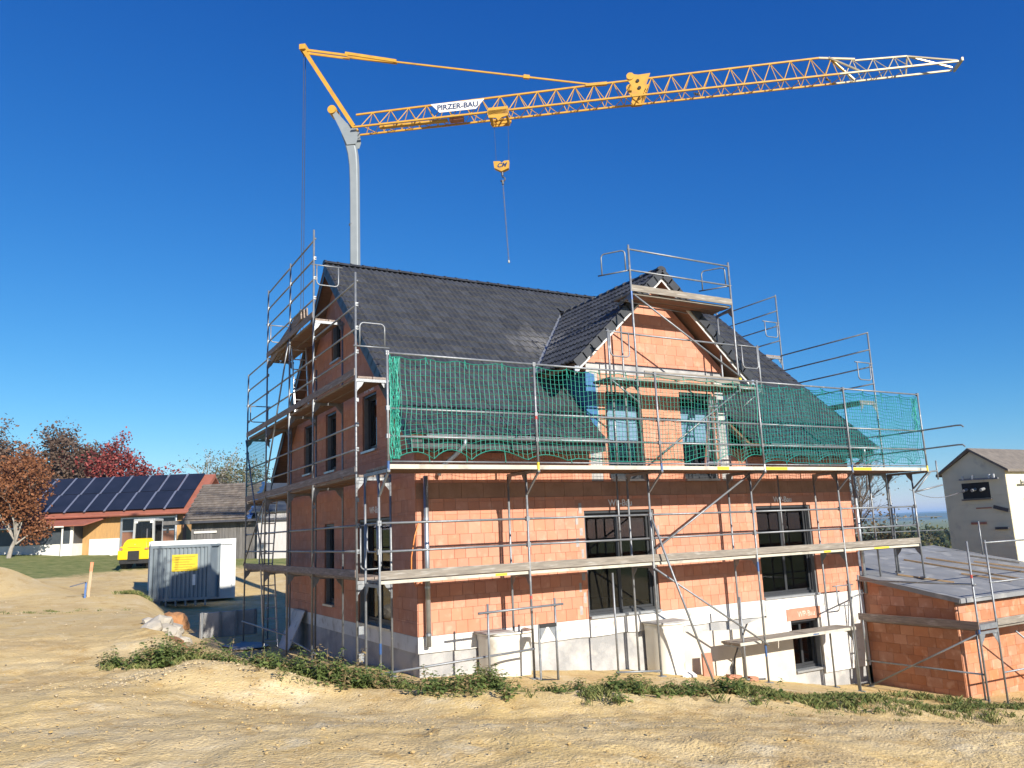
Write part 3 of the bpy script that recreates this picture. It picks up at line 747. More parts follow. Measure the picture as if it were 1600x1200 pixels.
# eaves: soffit boards, gutters with brackets and outlet
for a,b in ((XL_,DL-.03),(DR+.6,XR_)):
    part('eave_soffit','verge',roof_o,'box',(a,EY+.06,EZ-.30),(b,.02,EZ-.275))
    part('eave_fascia','verge',roof_o,'box',(a,EY+.02,EZ-.30),(b,EY+.045,EZ-.12))
    mb = MB(); n = 8; vs = []; fs = []
    for k,x in enumerate((a+.25 if a<0 else a,b)):
        for i in range(n+1):
            t = math.pi+math.pi*i/n; vs.append((x,EY-.09+.085*math.cos(t),EZ-.055+.085*math.sin(t)))
        for i in range(n+1):
            t = 2*math.pi-math.pi*i/n; vs.append((x,EY-.09+.078*math.cos(t),EZ-.055+.078*math.sin(t)))
    m2 = 2*(n+1)
    for i in range(m2): fs.append((i,(i+1)%m2,m2+(i+1)%m2,m2+i))
    fs += [tuple(range(n+1)), tuple(range(m2,m2+n+1))]
    mb.add(vs,fs); gt = mb.build('gutter','zinc',roof_o,smooth=False)
    mb = MB(); mb.tube((a+.26 if a<0 else a,EY-.175,EZ-.052),(b,EY-.175,EZ-.052),.012,6); mb.build('gutter_bead','zinc',gt)
part('outlet_pipe','zinc',roof_o,'path',[(.75,EY-.09,EZ-.12),(.75,EY-.09,EZ-.22),(.62,EY+.1,EZ-.42),(.5,-.14,EZ-.6),(.45,-.12,EZ-.78)],.045,10,smooth=True)
part('outlet_pipe','zinc',roof_o,'path',[(12.75,EY-.09,EZ-.12),(12.75,EY-.09,EZ-.22),(12.85,EY+.1,EZ-.42),(12.93,-.14,EZ-.6),(12.95,-.12,EZ-.75)],.045,10,smooth=True)
dp = part('downpipe','zinc',house,'tube',(.16,-.12,3.06),(.16,-.12,-.18),.052,12,smooth=True)
for z in (2.2,.9,.02): part('pipe_clamp','zinc',dp,'tube',(.16,-.12,z),(.16,-.12,z+.045),.06,12)
dp = part('downpipe','zinc',house,'tube',(12.98,-.12,3.06),(12.98,-.12,-.1),.052,12,smooth=True)
for z in (2.2,.9): part('pipe_clamp','zinc',dp,'tube',(12.98,-.12,z),(12.98,-.12,z+.045),.06,12)
# dormer cheeks clad with blue foil
for xc,s in ((DL,-1),(DR,1)):
    ya = 0.0; yb = EY+(DEZ-.1-EZ)/PITCHK
    part('cheek_wall','foil',house,'prism',[(xc,ya,rz(ya)-.15),(xc,yb+.1,DEZ-.1),(xc,ya,DEZ-.1)],(-s*.12,0,0))
    part('cheek_wall','foil',house,'prism',[(xc+s*.01,-.015,kn-.2),(xc+s*.01,.3,rz(.0)+.1),(xc+s*.01,.3,DEZ-.1),(xc+s*.01,-.015,DEZ-.1)],(-s*.1,0,0))
mb = MB(); mb.prism([(DL-.07,-.02,3.55),(DL+.12,-.02,3.62),(DL+.28,-.02,4.4),(DL+.22,-.02,5.4),(DL-.02,-.02,5.45)],(0,-.006,0)); mb.build('foil_flap','foil',house)
# loose cable tails and the orange conduit by the corner
mb = MB(); mb.path([(.05,-.03,2.2),(-.06,-.05,1.9),(-.14,-.06,1.5),(-.15,-.07,1.2),(-.06,-.06,.95),(.1,-.05,1.05)],.012,6); M['orange'] = pmat('orange_plastic',(.75,.22,.03),None,5,.5); mb.build('conduit','orange',house)
mb = MB(); mb.path([(12.9,-.03,2.25),(13.05,-.06,1.9),(13.1,-.06,1.5),(13.0,-.06,1.2),(12.9,-.05,1.0)],.012,6); mb.build('conduit','orange',house)

# ------------------------------------------------------------------ scaffolding
U = 3.15; X0 = -1.156; BAY = 3.07; YO, YI, YN = -1.05, -.32, -1.54
TR = .0242
class Scaf:
    def __init__(s, name, label, loc, group=None):
        s.o = thing(name, label, 'scaffolding', loc, group); s.c = MB()
    def post(s, x, y, z0, z1, r=TR):
        o = part('post','steel',s.o,'tube',(x,y,z0),(x,y,z1),r,8,smooth=True)
        return o
    def base(s, x, y, z):
        s.c.box((x-.075,y-.075,z-.03),(x+.075,y+.075,z+.012))
    def tube(s, p, q, name='guard_rail', r=.0215, mat='steel'):
        return part(name,mat,s.o,'tube',p,q,r,8,smooth=True)
    def clampm(s, p, k=.035):
        s.c.box((p[0]-k,p[1]-k,p[2]-k*1.3),(p[0]+k,p[1]+k,p[2]+k*1.3))
    def transom(s, p, q): return part('transom','steel',s.o,'bar',p,q,.045,.06)
    def gusset(s, p, dirv, k=.17):
        """curved corner plate under a transom at a post"""
        p = Vector(p); d = Vector(dirv); n = d.cross(Vector((0,0,1))).normalized()
        pts = [p+d*.02, p+d*k]+[p+d*(k*(1-t)**1.6+.02)+Vector((0,0,-k*1.25*t**.7)) for t in (.3,.6,.85)]+[p+d*.02+Vector((0,0,-k*1.25))]
        s.c.prism(pts, n*.008)
    def planks(s, a, b, z, lo, hi, along='x', n=2, edge='cream_edge', mat='plank', th=.05):
        wd = (hi-lo)/n
        for i in range(n):
            y0 = lo+i*wd+.006; y1 = lo+(i+1)*wd-.006
            bx = ((a+.012,y0,z-th),(b-.012,y1,z)) if along == 'x' else ((y0,a+.012,z-th),(y1,b-.012,z))
            o = part('deck_plank',mat,s.o,'box',*bx,bevel=.006)
            mb = MB()
            if along == 'x': mb.box((a+.03,y0+.03,z-th-.012),(b-.03,y1-.03,z-th-.001))
            else: mb.box((y0+.03,a+.03,z-th-.012),(y1-.03,b-.03,z-th-.001))
            mb.build('plank_underside','ply',o)
    def toe(s, p, q, mat='plank', h=.15, name='toe_board'):
        return part(name,mat,s.o,'bar',p,q,.03,h,bevel=.004)
    def loop(s, p, d, w=.62, h=.5, r=.017, up=False):
        """end guard: a bent tube loop hung on a post; d is its direction"""
        p = Vector(p); d = Vector(d); k = .09; z = Vector((0,0,-1 if up else 1)); pts = [p-d*.04, p+d*w]
        mb = MB(); mb.path([p-d*.05,p+d*(w+.1)],r,6)
        c = []
        for t in np.linspace(0,1,5): c.append(p+d*(.08+k*(1-math.cos(t*math.pi/2)))+z*(-(h-k)-k*math.sin(t*math.pi/2)))
        l = [p+d*.08]+c+[p+d*(w-k-.0+k*math.sin(t*math.pi/2))+z*(-h+k*(1-math.cos(t*math.pi/2))) for t in np.linspace(0,1,5)]+[p+d*w]
        mb.path(l,r,6); return mb.build('end_guard','steel',s.o,smooth=True)
    def done(s): s.c.build('couplers','steel',s.o,kind='stuff')

fs = Scaf('scaffold','long two level pipe scaffold along the sunlit front wall of the brick house',(6.5,-.7,-1.3))
PX = [X0+BAY*i for i in range(6)]
GA = [2.2,5.2,8.6]
garage_top = lambda x,y: .36+.172*y+.02
for i,x in enumerate(PX):
    for y in (YO,YI):
        zg = hz(x,y)-.02
        if i == 5: zg = garage_top(x,y)+.06
        fs.post(x,y,zg,U-.09); fs.base(x,y,zg+.02)
    fs.transom((x,YO,U-2-.09),(x,YI,U-2-.09)); fs.transom((x,YN-.02,U-.10),(x,YI,U-.10))
    for z in (U-2.12,U-.13):
        fs.gusset((x,YO,z),(0,1,0)); fs.gusset((x,YI,z),(0,-1,0))
    # bracket that widens the top deck
    part('bracket','steel',fs.o,'bar',(x,YO-.02,U-.52),(x,YN+.03,U-.14),.035,.035)
    part('net_post','steel',fs.o,'tube',(x,YN,U-.14),(x,YN,U+2.03),.0235,8,smooth=True)
    part('paint_mark',('steel_blue','yellow','steel_blue','alu','steel_blue','yellow')[i],fs.o,'tube',(x,YN,U-.1),(x,YN,U+.06),.0255,8)
    for z in (U-1,U-1.5): fs.clampm((x,YO+.01,z))
    for z in (U+.5,U+1.,U+2.): fs.clampm((x,YN+.01,z),.03)
part('paint_mark','steel_blue',fs.o,'tube',(PX[3],YO,.78),(PX[3],YO,1.0),.026,8)
part('paint_mark','steel_blue',fs.o,'tube',(PX[0],YO,-.08),(PX[0],YO,.1),.026,8)
part('paint_mark','steel_blue',fs.o,'tube',(PX[3],YO,-1.1),(PX[3],YO,-.85),.026,8)
part('paint_mark','steel_red',fs.o,'tube',(PX[1],YO,.62),(PX[1],YO,.68),.026,8)
part('paint_mark','steel_red',fs.o,'tube',(PX[1],YN,U+.9),(PX[1],YN,U+.97),.0255,8)
for i in range(5):
    a,b = PX[i],PX[i+1]
    fs.planks(a,b,U-2.0,YO+.05,YI-.02)
    fs.planks(a,b,U,YN+.03,YI-.02,n=3)
    o = part('deck_edge','cream_edge',fs.o,'box',(a+.01,YN+.004,U-.075),(b-.01,YN+.026,U+.005))
    if i in (2,3,4):
        part('yellow_end','yellow',fs.o,'box',(a+(1.6 if i==2 else .05),YN+.0,U-.07),(a+(1.95 if i==2 else .75),YN+.004,U-.004))
    o = part('deck_edge','cream_edge',fs.o,'box',(a+.01,YO+.02,U-2.06),(b-.01,YO+.045,U-2.004))
    if i in (0,3,4): part('yellow_end','yellow',fs.o,'box',(b-(.75 if i!=4 else 1.9),YO+.014,U-2.055),(b-(.5 if i!=4 else 1.3),YO+.02,U-2.01))
    fs.toe((a,YO-.005,U-1.91),(b,YO-.005,U-1.91),mat='plank')
    for z in (U-1.5,U-1.): fs.tube((a-.03,YO+.035,z),(b+.03,YO+.035,z))
    for z in (U+.5,U+1.): fs.tube((a-.03,YN+.03,z),(b+.03,YN+.03,z))
    fs.tube((a-.03,YN,U+2.),(b+.03,YN,U+2.),'top_rail')
    fs.tube((a,YN+.02,U+.055),(b,YN+.02,U+.055),'net_rail',.014)
# extra verticals standing between deck and wall, as in front of the windows
for x,z0,z1 in ((1.93,-.82,2.9),(4.97,-1.1,3.0),(8.0,-1.6,2.95),(11.05,-2.2,2.95)): pass
for x,z0,z1 in ((4.78,U,U+1.7),(9.83,U-2,U-.1),(4.72,U-2,U-.1)): fs.post(x,YI+.03,z0,z1,.022)
fs.tube((PX[2]+.05,YO-.05,1.42),(PX[3]-.05,YO-.05,U-.14),'diagonal_brace',.023)
fs.tube((PX[2]-.02,YO-.06,1.02),(PX[3]+.06,YO-.06,-.86),'diagonal_brace',.023)
fs.tube((PX[2]-.02,YO-.08,2.05),(5.95,-1.55,hz(5.95,-1.55)-.02),'raking_shore',.0245)
fs.tube((PX[0],YO-.04,-.40),(PX[1],YO-.04,-.30),'ground_rail',.022)
# end guards where the deck ends at the left
fs.loop((PX[0],YO+.02,U-1.),(0,1,0)); fs.loop((PX[5],YO+.02,U-1.),(0,1,0))
# brackets with a short tube sticking out past the right end of the top deck
fs.tube((PX[5],YO,U-.12),(PX[5]+.72,YO-.3,U-.06),'outrigger',.022); fs.tube((PX[5]+.02,YO,U-.62),(PX[5]+.85,YO-.32,U-.45),'outrigger',.022); fs.tube((PX[5]+.1,YO,U-.6),(PX[5]+.55,YO-.22,U-.08),'outrigger',.02); fs.tube((PX[5]+.72,YO-.3,U-.3),(PX[5]+.72,YO-.3,U+.22),'outrigger',.02)
# low working platform at the basement window
zp = -.76
for x in (7.5,PX[4]+.1):
    fs.post(x,YO+.12,hz(x,YO)-.02,zp+(1.0 if x < 8 else .0)); fs.transom((x,YO+.1,zp-.09),(x,YI,zp-.09)); fs.gusset((x,YO+.12,zp-.12),(0,1,0))
fs.planks(7.35,9.6,zp,YO+.1,YI-.04,mat='plank'); fs.planks(9.6,11.35,zp+.01,YO+.1,YI-.04,mat='plank')
part('deck_edge','cream_edge',fs.o,'box',(7.36,YO+.075,zp-.06),(11.3,YO+.097,zp+.005))
part('paint_mark','steel_blue',fs.o,'box',(9.75,YO+.07,zp-.045),(9.95,YO+.075,zp-.02))
fs.tube((7.5,YO+.12,-1.55),(PX[3],YO+.1,-1.6),'ground_rail'); fs.tube((PX[2]-1.0,YO+.2,-1.0),(PX[2],YO,-1.06),'ground_rail')
fs.post(PX[2]-.95,YO+.2,hz(4.0,YO)-.02,.98,.022)
fs.loop((11.35,YI-.1,.2),(1,0,0),.62,.5)
fs.tube((PX[4],YO-.06,-.02),(PX[4]+1.4,YI-.05,-.05),'tie',.02)
fs.done()

# wall frame left on the ground in front of the light well
t = thing('trestle','loose H shaped steel trestle standing before the left light well','trestle',(1.6,-1.3,-.8))
YF = -1.28
for x in (.84,2.30): part('post','steel',t,'tube',(x,YF,hz(x,YF)-.02),(x,YF,.62),.0225,8,smooth=True)
part('cross_tube','steel',t,'tube',(.62,YF-.045,.47),(2.46,YF-.045,.50),.022,8,smooth=True)
part('post','steel',t,'tube',(1.93,YF+.02,hz(1.93,YF)-.02),(1.93,YF+.02,.15),.0225,8)
part('head_rail','black',t,'bar',(1.93,YF,.13),(2.30,YF,.13),.05,.06)
part('foot_rail','black',t,'bar',(1.93,YF,-.84),(2.30,YF,-.9),.04,.05)
part('gusset','steel',t,'prism',[(2.28,YF,.1),(2.14,YF,.1),(2.28,YF,-.12)],(0,.01,0)); part('gusset','steel',t,'prism',[(1.95,YF,.1),(2.09,YF,.1),(1.95,YF,-.12)],(0,.01,0))

# gable scaffold (left, in the shade)
gs = Scaf('scaffold','tall stepped scaffold with ladder bay against the shaded left gable',(-.65,5.5,-.95))
GX_O, GX_I = -1.01, -.30
GYS = [.60,3.67,5.88,8.40,10.98]; GTOP = [7.34,9.38,9.22,9.2,7.16]
for j,(y,zt) in enumerate(zip(GYS,GTOP)):
    zg = hz(GX_O,y)-.03
    gs.post(GX_O,y,zg,zt); gs.base(GX_O,y,zg+.03)
    iz = [U,U+4.0,U+3.2,U+3.2,U+2][j]
    gs.post(GX_I,y,hz(GX_I,y)-.03,min(iz,rz(y if y<RY else 2*RY-y)-.7)); gs.base(GX_I,y,hz(GX_I,y))
    for z in (U-2,U,U+2): gs.transom((GX_O,y,z-.09),(GX_I,y,z-.09)); gs.gusset((GX_O,y,z-.12),(1,0,0)); gs.gusset((GX_I,y,z-.12),(-1,0,0))
    if j in (1,3): gs.transom((GX_O,y,U+4-.09),(GX_I+.05,y,U+4-.09)); gs.gusset((GX_O,y,U+4-.12),(1,0,0)); gs.gusset((GX_I+.05,y,U+4-.12),(-1,0,0))
    for z in np.arange(U-1.5,zt,.5):
        if abs((z-U)%2) > .1: gs.clampm((GX_O+.02,y,float(z)),.03)
gs.c.box((GX_O,.5,.1),(GX_O+.1,.54,.25)); gs.c.box((GX_O,.5,-.4),(GX_O+.1,.54,-.25))
for j in range(4):
    a,b = GYS[j],GYS[j+1]
    for z in (U-2,U,U+2):
        gs.planks(a,b,z,GX_O+.04,GX_I-.02,along='y',mat='plank_y')
        gs.toe((GX_O-.02,a,z+.08),(GX_O-.02,b,z+.08),mat='plank_y')
        rails = (z+.5,z+1.) if not (z == U+2 and j in (1,2)) else (z+.5,z+1.)
        for zz in rails: gs.tube((GX_O+.03,a-.04,zz),(GX_O+.03,b+.04,zz))
    if j in (1,2):
        gs.planks(a,b,U+4,GX_O+.04,GX_I-.02,along='y',mat='plank_y')
        gs.toe((GX_O-.02,a,U+4.08),(GX_O-.02,b,U+4.08),mat='plank_y')
        for zz in (U+4.5,U+5,U+5.5,U+6): gs.tube((GX_O+.03,a-.04,zz),(GX_O+.03,b+.04,zz))
    if j in (0,3):
        for zz in (U+3.5,U+4): gs.tube((GX_O+.03,a-.04,zz),(GX_O+.03,b+.04,zz))
# stack of loose boards tilted up on the top deck
gs.tube((GX_O-.04,GYS[3],U+.1),(GX_O-.04,GYS[2],U+3.9),'diagonal_brace'); gs.tube((GX_O-.04,GYS[4],U-1.9),(GX_O-.04,GYS[3],U-.1),'diagonal_brace'); gs.tube((GX_O-.04,GYS[3],U-1.9),(GX_O-.04,GYS[4],U+1.9),'diagonal_brace')
gs.tube((GX_O-.05,GYS[2],-.35),(GX_O-.05,GYS[4],-.4),'ground_rail'); gs.tube((GX_O+.1,GYS[1],-.6),(GX_O+.1,GYS[2],-.5),'ground_rail')
gs.loop((GX_O,GYS[1]+.02,U+5.35),(1,0,0),.62,.5); gs.loop((GX_O,GYS[0]-.02,U+2.62),(1,0,0),.62,.5,up=True)
gs.loop((GX_O,GYS[3],U+5.),(1,0,0)); gs.loop((GX_O,GYS[4],U+3.),(1,0,0)); gs.loop((GX_O,GYS[0],U-1.),(1,0,0),.5,.85)
gs.done()
# ladders inside the ladder bay
def ladder(name,label,p,q,wv,n,mat='alu',r=.016,group=None):
    p = Vector(p); q = Vector(q); wv = Vector(wv); t = thing(name,label,'ladder',p,group)
    for s in (0,1): part('stile',mat,t,'bar',p+wv*s,q+wv*s,.03,.06)
    for i in range(n): f = (i+.5)/n; a = p.lerp(q,f); part('rung',mat,t,'tube',a,a+wv,r,6)
    return t
ladder('ladder','aluminium ladder between ground and first deck of the shaded gable scaffold',(-.95,8.6,-.95),(-.95,9.1,1.15),(.38,0,0),7)
ladder('ladder','ladder from second to third deck of the shaded gable scaffold',(-.80,6.1,U+2),(-.80,6.5,U+4),(.38,0,0),7)
ladder('ladder','ladder behind the braces on the second level of the gable scaffold',(-.90,9.6,U-2),(-.90,9.1,U),(.38,0,0),7)
t = thing('board_stack','dark boards leaning tilted on the top deck of the gable scaffold','boards',(-.8,6.5,U+4))
for k in range(3): part('board','plank_y',t,'bar',(-.95+.05*k,8.2-.2*k,U+3.95),(-.95+.05*k,5.0-.1*k,U+4.45),.035,.26)

# dormer scaffold tower, standing on the top deck of the front scaffold
ds = Scaf('scaffold','small scaffold tower with plank deck in front of the cross gable',(6.4,-.7,U))
DXL, DXR = 4.90, 8.0
for x in (DXL,DXR):
    ds.post(x,YO,U,U+5.1); ds.post(x+.18,YI-.03,U,U+4.0); ds.base(x,YO,U+.03)
    for z in (U+2,U+4): ds.transom((x,YO,z-.09),(x+.18,YI,z-.09)); ds.gusset((x,YO,z-.12),(0,1,0))
ds.planks(DXL,DXR,U+4,YO+.05,YI-.02); ds.toe((DXL,YO-.01,U+4.08),(DXR,YO-.01,U+4.08))
ds.planks(DXL,DXR,U+2,YO+.05,YI-.02); ds.toe((DXL+.2,YO-.01,U+2.10),(DXR,YO-.01,U+2.10))
for x,s in ((DXL,-1),(DXR,1)):
    ds.planks(min(x,x+s*.72),max(x,x+s*.72),U+2,YO+.05,YI-.02)
    ds.tube((x,YO,U+1.93),(x+s*.75,YO,U+1.93),'bracket_arm',.022); ds.tube((x,YO,U+1.45),(x+s*.7,YO,U+1.9),'bracket_strut',.02)
    ds.post(x+s*.74,YO,U+1.6,U+3.05); ds.loop((x+s*.1,YO-.01,U+3.0),(s,0,0),.6,.55)
for zz in (U+4.5,U+5.0): ds.tube((DXL-.03,YO,zz),(DXR+.03,YO,zz))
ds.tube((DXL-.3,YO+.03,U+3.0),(DXR+.75,YO+.03,U+3.0))
ds.tube((DXL+.05,YO-.05,U+3.9),(DXR+.1,YO-.05,U+2.15),'diagonal_brace'); ds.tube((DXL+.4,YO-.04,U+.25),(DXR-.1,YO-.04,U+1.85),'diagonal_brace')
ds.tube((DXL,YO+.4,U+3.9),(DXR-.3,YI,U+3.88),'brace',.015)
ds.loop((DXL,YO+.02,U+4.5),(-.55,.83,0),.66,.5,up=True); ds.loop((DXR,YO+.02,U+4.5),(-.55,.83,0),.66,.5,up=True)
part('clamp_tape','yellow',ds.o,'box',(DXR-.03,YO-.06,U+2.1),(DXR+.04,YO-.02,U+2.18))
part('paint_mark','steel_blue',ds.o,'tube',(DXL,YO,U+3.8),(DXL,YO,U+4.0),.026,8)
ds.done()

# right gable scaffold
rs = Scaf('scaffold','stepped scaffold rising behind the right gable with dark guard rails',(14,3,-1))
RX = 14.02; RYS = [-.38,2.80,5.6,8.6]; RT_ = [U+4.0,U+6.05,U+6.05,U+4]
for y,zt in zip(RYS,RT_):
    g0 = garage_top(RX,y)+.01 if y < 2.6 else hz(RX,y)
    rs.post(RX,y,g0,zt); rs.post(RX-.72,y,g0,min(zt-2,rz(y if y<RY else 10-y)-.4))
    for z in (U,U+2)+((U+4,) if zt > 9 else ()): rs.transom((RX,y,z-.09),(RX-.72,y,z-.09)); rs.gusset((RX,y,z-.12),(-1,0,0)); rs.gusset((RX-.72,y,z-.12),(1,0,0))
for j in range(3):
    a,b = RYS[j],RYS[j+1]
    for z in (U,U+2): rs.planks(a,b,z,RX-.70,RX-.03,along='y',mat='plank_y')
    for zz in (U+.5,U+1,U+2.5,U+3,U+3.5,U+4): rs.tube((RX-.03,a-.04,zz),(RX-.03,b+.04,zz))
    if j == 1:
        rs.planks(a,b,U+4,RX-.70,RX-.03,along='y',mat='plank_y')
        for zz in (U+4.5,U+5,U+5.5,U+6): rs.tube((RX-.03,a-.04,zz),(RX-.03,b+.04,zz))
for zz,yy in ((U+1.0,-2.75),(U+.5,-2.72)):
    part('guard_rail','steel',rs.o,'path',[(RX-.03,-.3,zz-.02),(RX-.03,yy+.12,zz),(RX-.03,yy,zz-.01),(RX-.03,yy-.05,zz-.06)],.021,8)
rs.loop((RX,RYS[1],U+5.1),(-1,0,0)); rs.loop((RX,RYS[0],U+3.1),(-1,0,0)); rs.done()

# step ladder on the top deck, beside the right dormer window
t = thing('step_ladder','aluminium A shaped step ladder behind the net beside the right dormer window','ladder',(7.3,-.7,U))
for a,b in (((6.95,-.85,U),(7.42,-.62,U+1.75)),((7.35,-.85,U),(7.62,-.62,U+1.75)),((7.62,-.45,U),(7.5,-.6,U+1.75)),((7.25,-.45,U),(7.45,-.6,U+1.75))): part('stile','alu',t,'bar',a,b,.028,.06)
for k in range(6):
    f = (k+.6)/6.4; a = Vector((6.95,-.85,U)).lerp(Vector((7.42,-.62,U+1.75)),f); b = Vector((7.35,-.85,U)).lerp(Vector((7.62,-.62,U+1.75)),f); part('tread','alu',t,'bar',a,b,.07,.025)
part('hinge','black',t,'box',(7.40,-.65,U+1.70),(7.62,-.57,U+1.78))
# two crossing loose boards at the far end of the top deck, seen behind the net
# ------------------------------------------------------------------ safety net
def net(name,label,xa,xb,yb,z0,z1,mat,cell=.10,r=.0044,seed=1,amp=.05,ties=.77):
    nx = int((xb-xa)/cell); nz = int((z1-z0)/cell)
    def P(i,k):
        x = xa+(xb-xa)*i/nx; f = k/nz; ph = (x-xa)/ties+.22*math.sin(x*1.7+seed)+.15*math.sin(x*.6)
        sag = .055*(abs(math.sin(math.pi*ph))**.8); rise = (.10+.10*math.sin(x*.9+seed))*(abs(math.sin(math.pi*ph*.8+.4))**.8)
        n1 = mnoise.fractal(Vector((x*.6+seed,f*1.4,seed)),1,2,3); n2 = mnoise.fractal(Vector((x*.9,f*2+seed*3,7)),1,2,2)
        e = f**3; b = (1-f)**4
        return (x+n2*.06*(1-e), yb+n1*amp*1.3*math.sin(math.pi*min(1,f+.08)), z0+(z1-z0)*f-sag*e+rise*b+n2*.09*math.sin(math.pi*f))
    G = [[Vector(P(i,k)) for k in range(nz+1)] for i in range(nx+1)]
    mb = MB()
    for i in range(nx+1): mb.path(G[i],r*(2. if i in (0,nx) else 1),3)
    for k in range(nz+1): mb.path([G[i][k] for i in range(nx+1)],r*(2.2 if k in (0,nz) else 1),3)
    o = mb.build(name,mat); tag(o,label,'net')
    mt = MB()
    n = int((xb-xa)/ties)
    for j in range(n+1):
        i = min(nx,int(j*ties/(xb-xa)*nx)); a = G[i][nz]
        mt.path([a, (a.x,yb-.03,z1+.05), (a.x+.02,yb+.03,z1+.04), (a.x+.03,yb-.02,z1-.1-.12*random.random())],.007,4)
        c = G[i][0]; mt.path([c,(c.x+.02,yb,z0-.05),(c.x-.01,yb-.03,z0-.02-.05*random.random())],.007,4)
    mt.build('ties',mat,o,kind='stuff')
    return o
n1 = net('safety_net','green mesh safety net in front of the roof eave, left three bays',X0+.05,PX[3]-.05,YN+.02,U+.09,U+1.96,'net',seed=1)
n2 = net('safety_net','green mesh safety net over the right two bays of the top deck',PX[3]+.05,PX[5]-.05,YN+.02,U+.09,U+1.95,'net_b',seed=2,amp=.04)
net_r = net('safety_net','second net layer hanging just behind the right two bays',PX[3]+.1,PX[5]-.06,YN+.10,U+.12,U+1.93,'net_b',seed=5,amp=.06,cell=.085)
# gathered net rope bunched up at the left post
mb = MB(); rg = random.Random(4)
for k in range(26):
    x = X0+.06+rg.random()*.16; pts = []
    for i in range(16): pts.append((x+rg.uniform(-.035,.035), YN+.03+rg.uniform(-.05,.06), U+.1+1.83*i/15))
    mb.path(pts,.006,3)
mb.build('gathered_edge','net',n1)
mb = MB()
for k in range(10):
    x = PX[5]-.3+rg.random()*.22; pts = [(x+rg.uniform(-.08,.08),YN+.03+rg.uniform(-.05,.05),U+1.0+.9*i/8) for i in range(9)]; mb.path(pts,.006,3)
mb.build('gathered_edge','net',n2)
# small net in the ladder bay of the gable scaffold
mb = MB()
for i in range(27): mb.path([(GX_O-.02,8.4+i*.1,U+.1+.25*k) for k in range(8)],.004,3)
for k in range(19): mb.path([(GX_O-.02,8.4+.5*i,U+.1+k*.1) for i in range(6)],.004,3)
tag(mb.build('safety_net','net_b'),'fine net across the far bay of the shaded gable scaffold','net')

# ------------------------------------------------------------------ tower crane
cr_base = Vector((4.26,16.3,0)); JZ = 19.35
crane = thing('tower_crane','yellow self erecting tower crane with grey mast and long lattice jib','crane',(4.26,16.3,hz(4.26,16.3)))
jd = Vector((24.05-4.26, 1.25-16.3, 0)); JL = jd.length; jd.normalize(); js = Vector((0,0,1)).cross(jd)   # js: sideways
def J(s,side,z): v = cr_base+jd*s+js*side; return Vector((v.x,v.y,JZ+z))
zg = hz(4.26,16.3)
mb = MB()
n = 8
def ring(z,a,b,cx=0):
    c = cr_base+jd*cx; return [Vector((c.x,c.y,z))+jd*(x*a)+js*(y*b) for x,y in ((-1,-.8),(-.8,-1),(.8,-1),(1,-.8),(1,.8),(.8,1),(-.8,1),(-1,.8))]
vs = []; fs_ = []
prof = [(zg+.8,.20,.20,.07),(JZ-3.2,.172,.18,.07),(JZ-2.4,.175,.18,.065),(JZ-1.7,.182,.18,.05),(JZ-1.15,.20,.18,.0),(JZ-.65,.22,.18,-.1),(JZ-.2,.22,.18,-.25)]
for z,a,b,cx in prof: vs += ring(z,a,b,cx)
for k in range(len(prof)-1):
    for i in range(8): fs_.append((k*8+i,k*8+(i+1)%8,(k+1)*8+(i+1)%8,(k+1)*8+i))
fs_ += [tuple(range(7,-1,-1)),tuple(range((len(prof)-1)*8,len(prof)*8))]
mb.add(vs,fs_); mast = mb.build('mast','mast',crane)
for z in (3,7,11,15): part('mast_seam','steel',mast,'tube',(cr_base.x,cr_base.y,z),(cr_base.x,cr_base.y,z+.04),.20,8)
# head plates of the mast reaching back to the strut foot
for sd_ in (-.22,.22):
    part('head_plate','mast',crane,'prism',[J(.2,sd_,-.75),J(.28,sd_,-.5),J(.22,sd_,.0),J(-.2,sd_,.25),J(-.75,sd_,.95),J(-.92,sd_,.9),J(-.55,sd_,.1),J(-.2,sd_,-.75)],js*.03)
part('sheave','crane',crane,'tube',J(-.86,-.3,.95),J(-.86,.3,.95),.19,14)
part('slew_ring','mast',crane,'tube',(4.26,16.3,zg+.5),(4.26,16.3,zg+.85),.9,20)
part('base_frame','crane',crane,'box',(2.9,14.9,zg+.25),(5.6,17.7,zg+.5))
for k,(a,b) in enumerate(((-1.8,-1.8),(1.8,-1.8),(1.8,1.8),(-1.8,1.8))):
    part('outrigger','crane',crane,'bar',(4.26,16.3,zg+.4),(4.26+a,16.3+b,zg+.3),.25,.25); part('foot','steel',crane,'tube',(4.26+a,16.3+b,zg-.05),(4.26+a,16.3+b,zg+.3),.22,10)
part('ballast','concrete',crane,'box',(2.6,17.9,zg+.55),(5.9,19.2,zg+1.9))
# jib: top chord, two lower chords, braces
JE = JL*.925
def hgt(s): return .92 if s < JL*.79 else .92+(.62-.92)*(s-JL*.79)/(JE-JL*.79)
HW = .36
jib = part('jib','crane',crane,'bar',J(.15,0,.72),J(11.5,0,.92),.07,.07)
part('chord','crane',jib,'bar',J(11.5,0,.92),J(JL*.79,0,.92+.08),.065,.065)
part('chord','crane_glare',jib,'bar',J(JL*.79,0,1.0),J(JL*.845,0,.78),.07,.07)
part('chord','crane_glare',jib,'bar',J(JL*.845,0,.72),J(JE,0,.66),.06,.06)
for sd_ in (-HW,HW):
    part('chord','crane',jib,'bar',J(.1,sd_,-.05),J(11.5,sd_,0),.07,.07); part('chord','crane',jib,'bar',J(11.5,sd_,0),J(JL*.815,sd_,0),.065,.065); part('chord','crane_glare',jib,'bar',J(JL*.815,sd_,0),J(JL*.995,sd_*.9,.02),.065,.065)
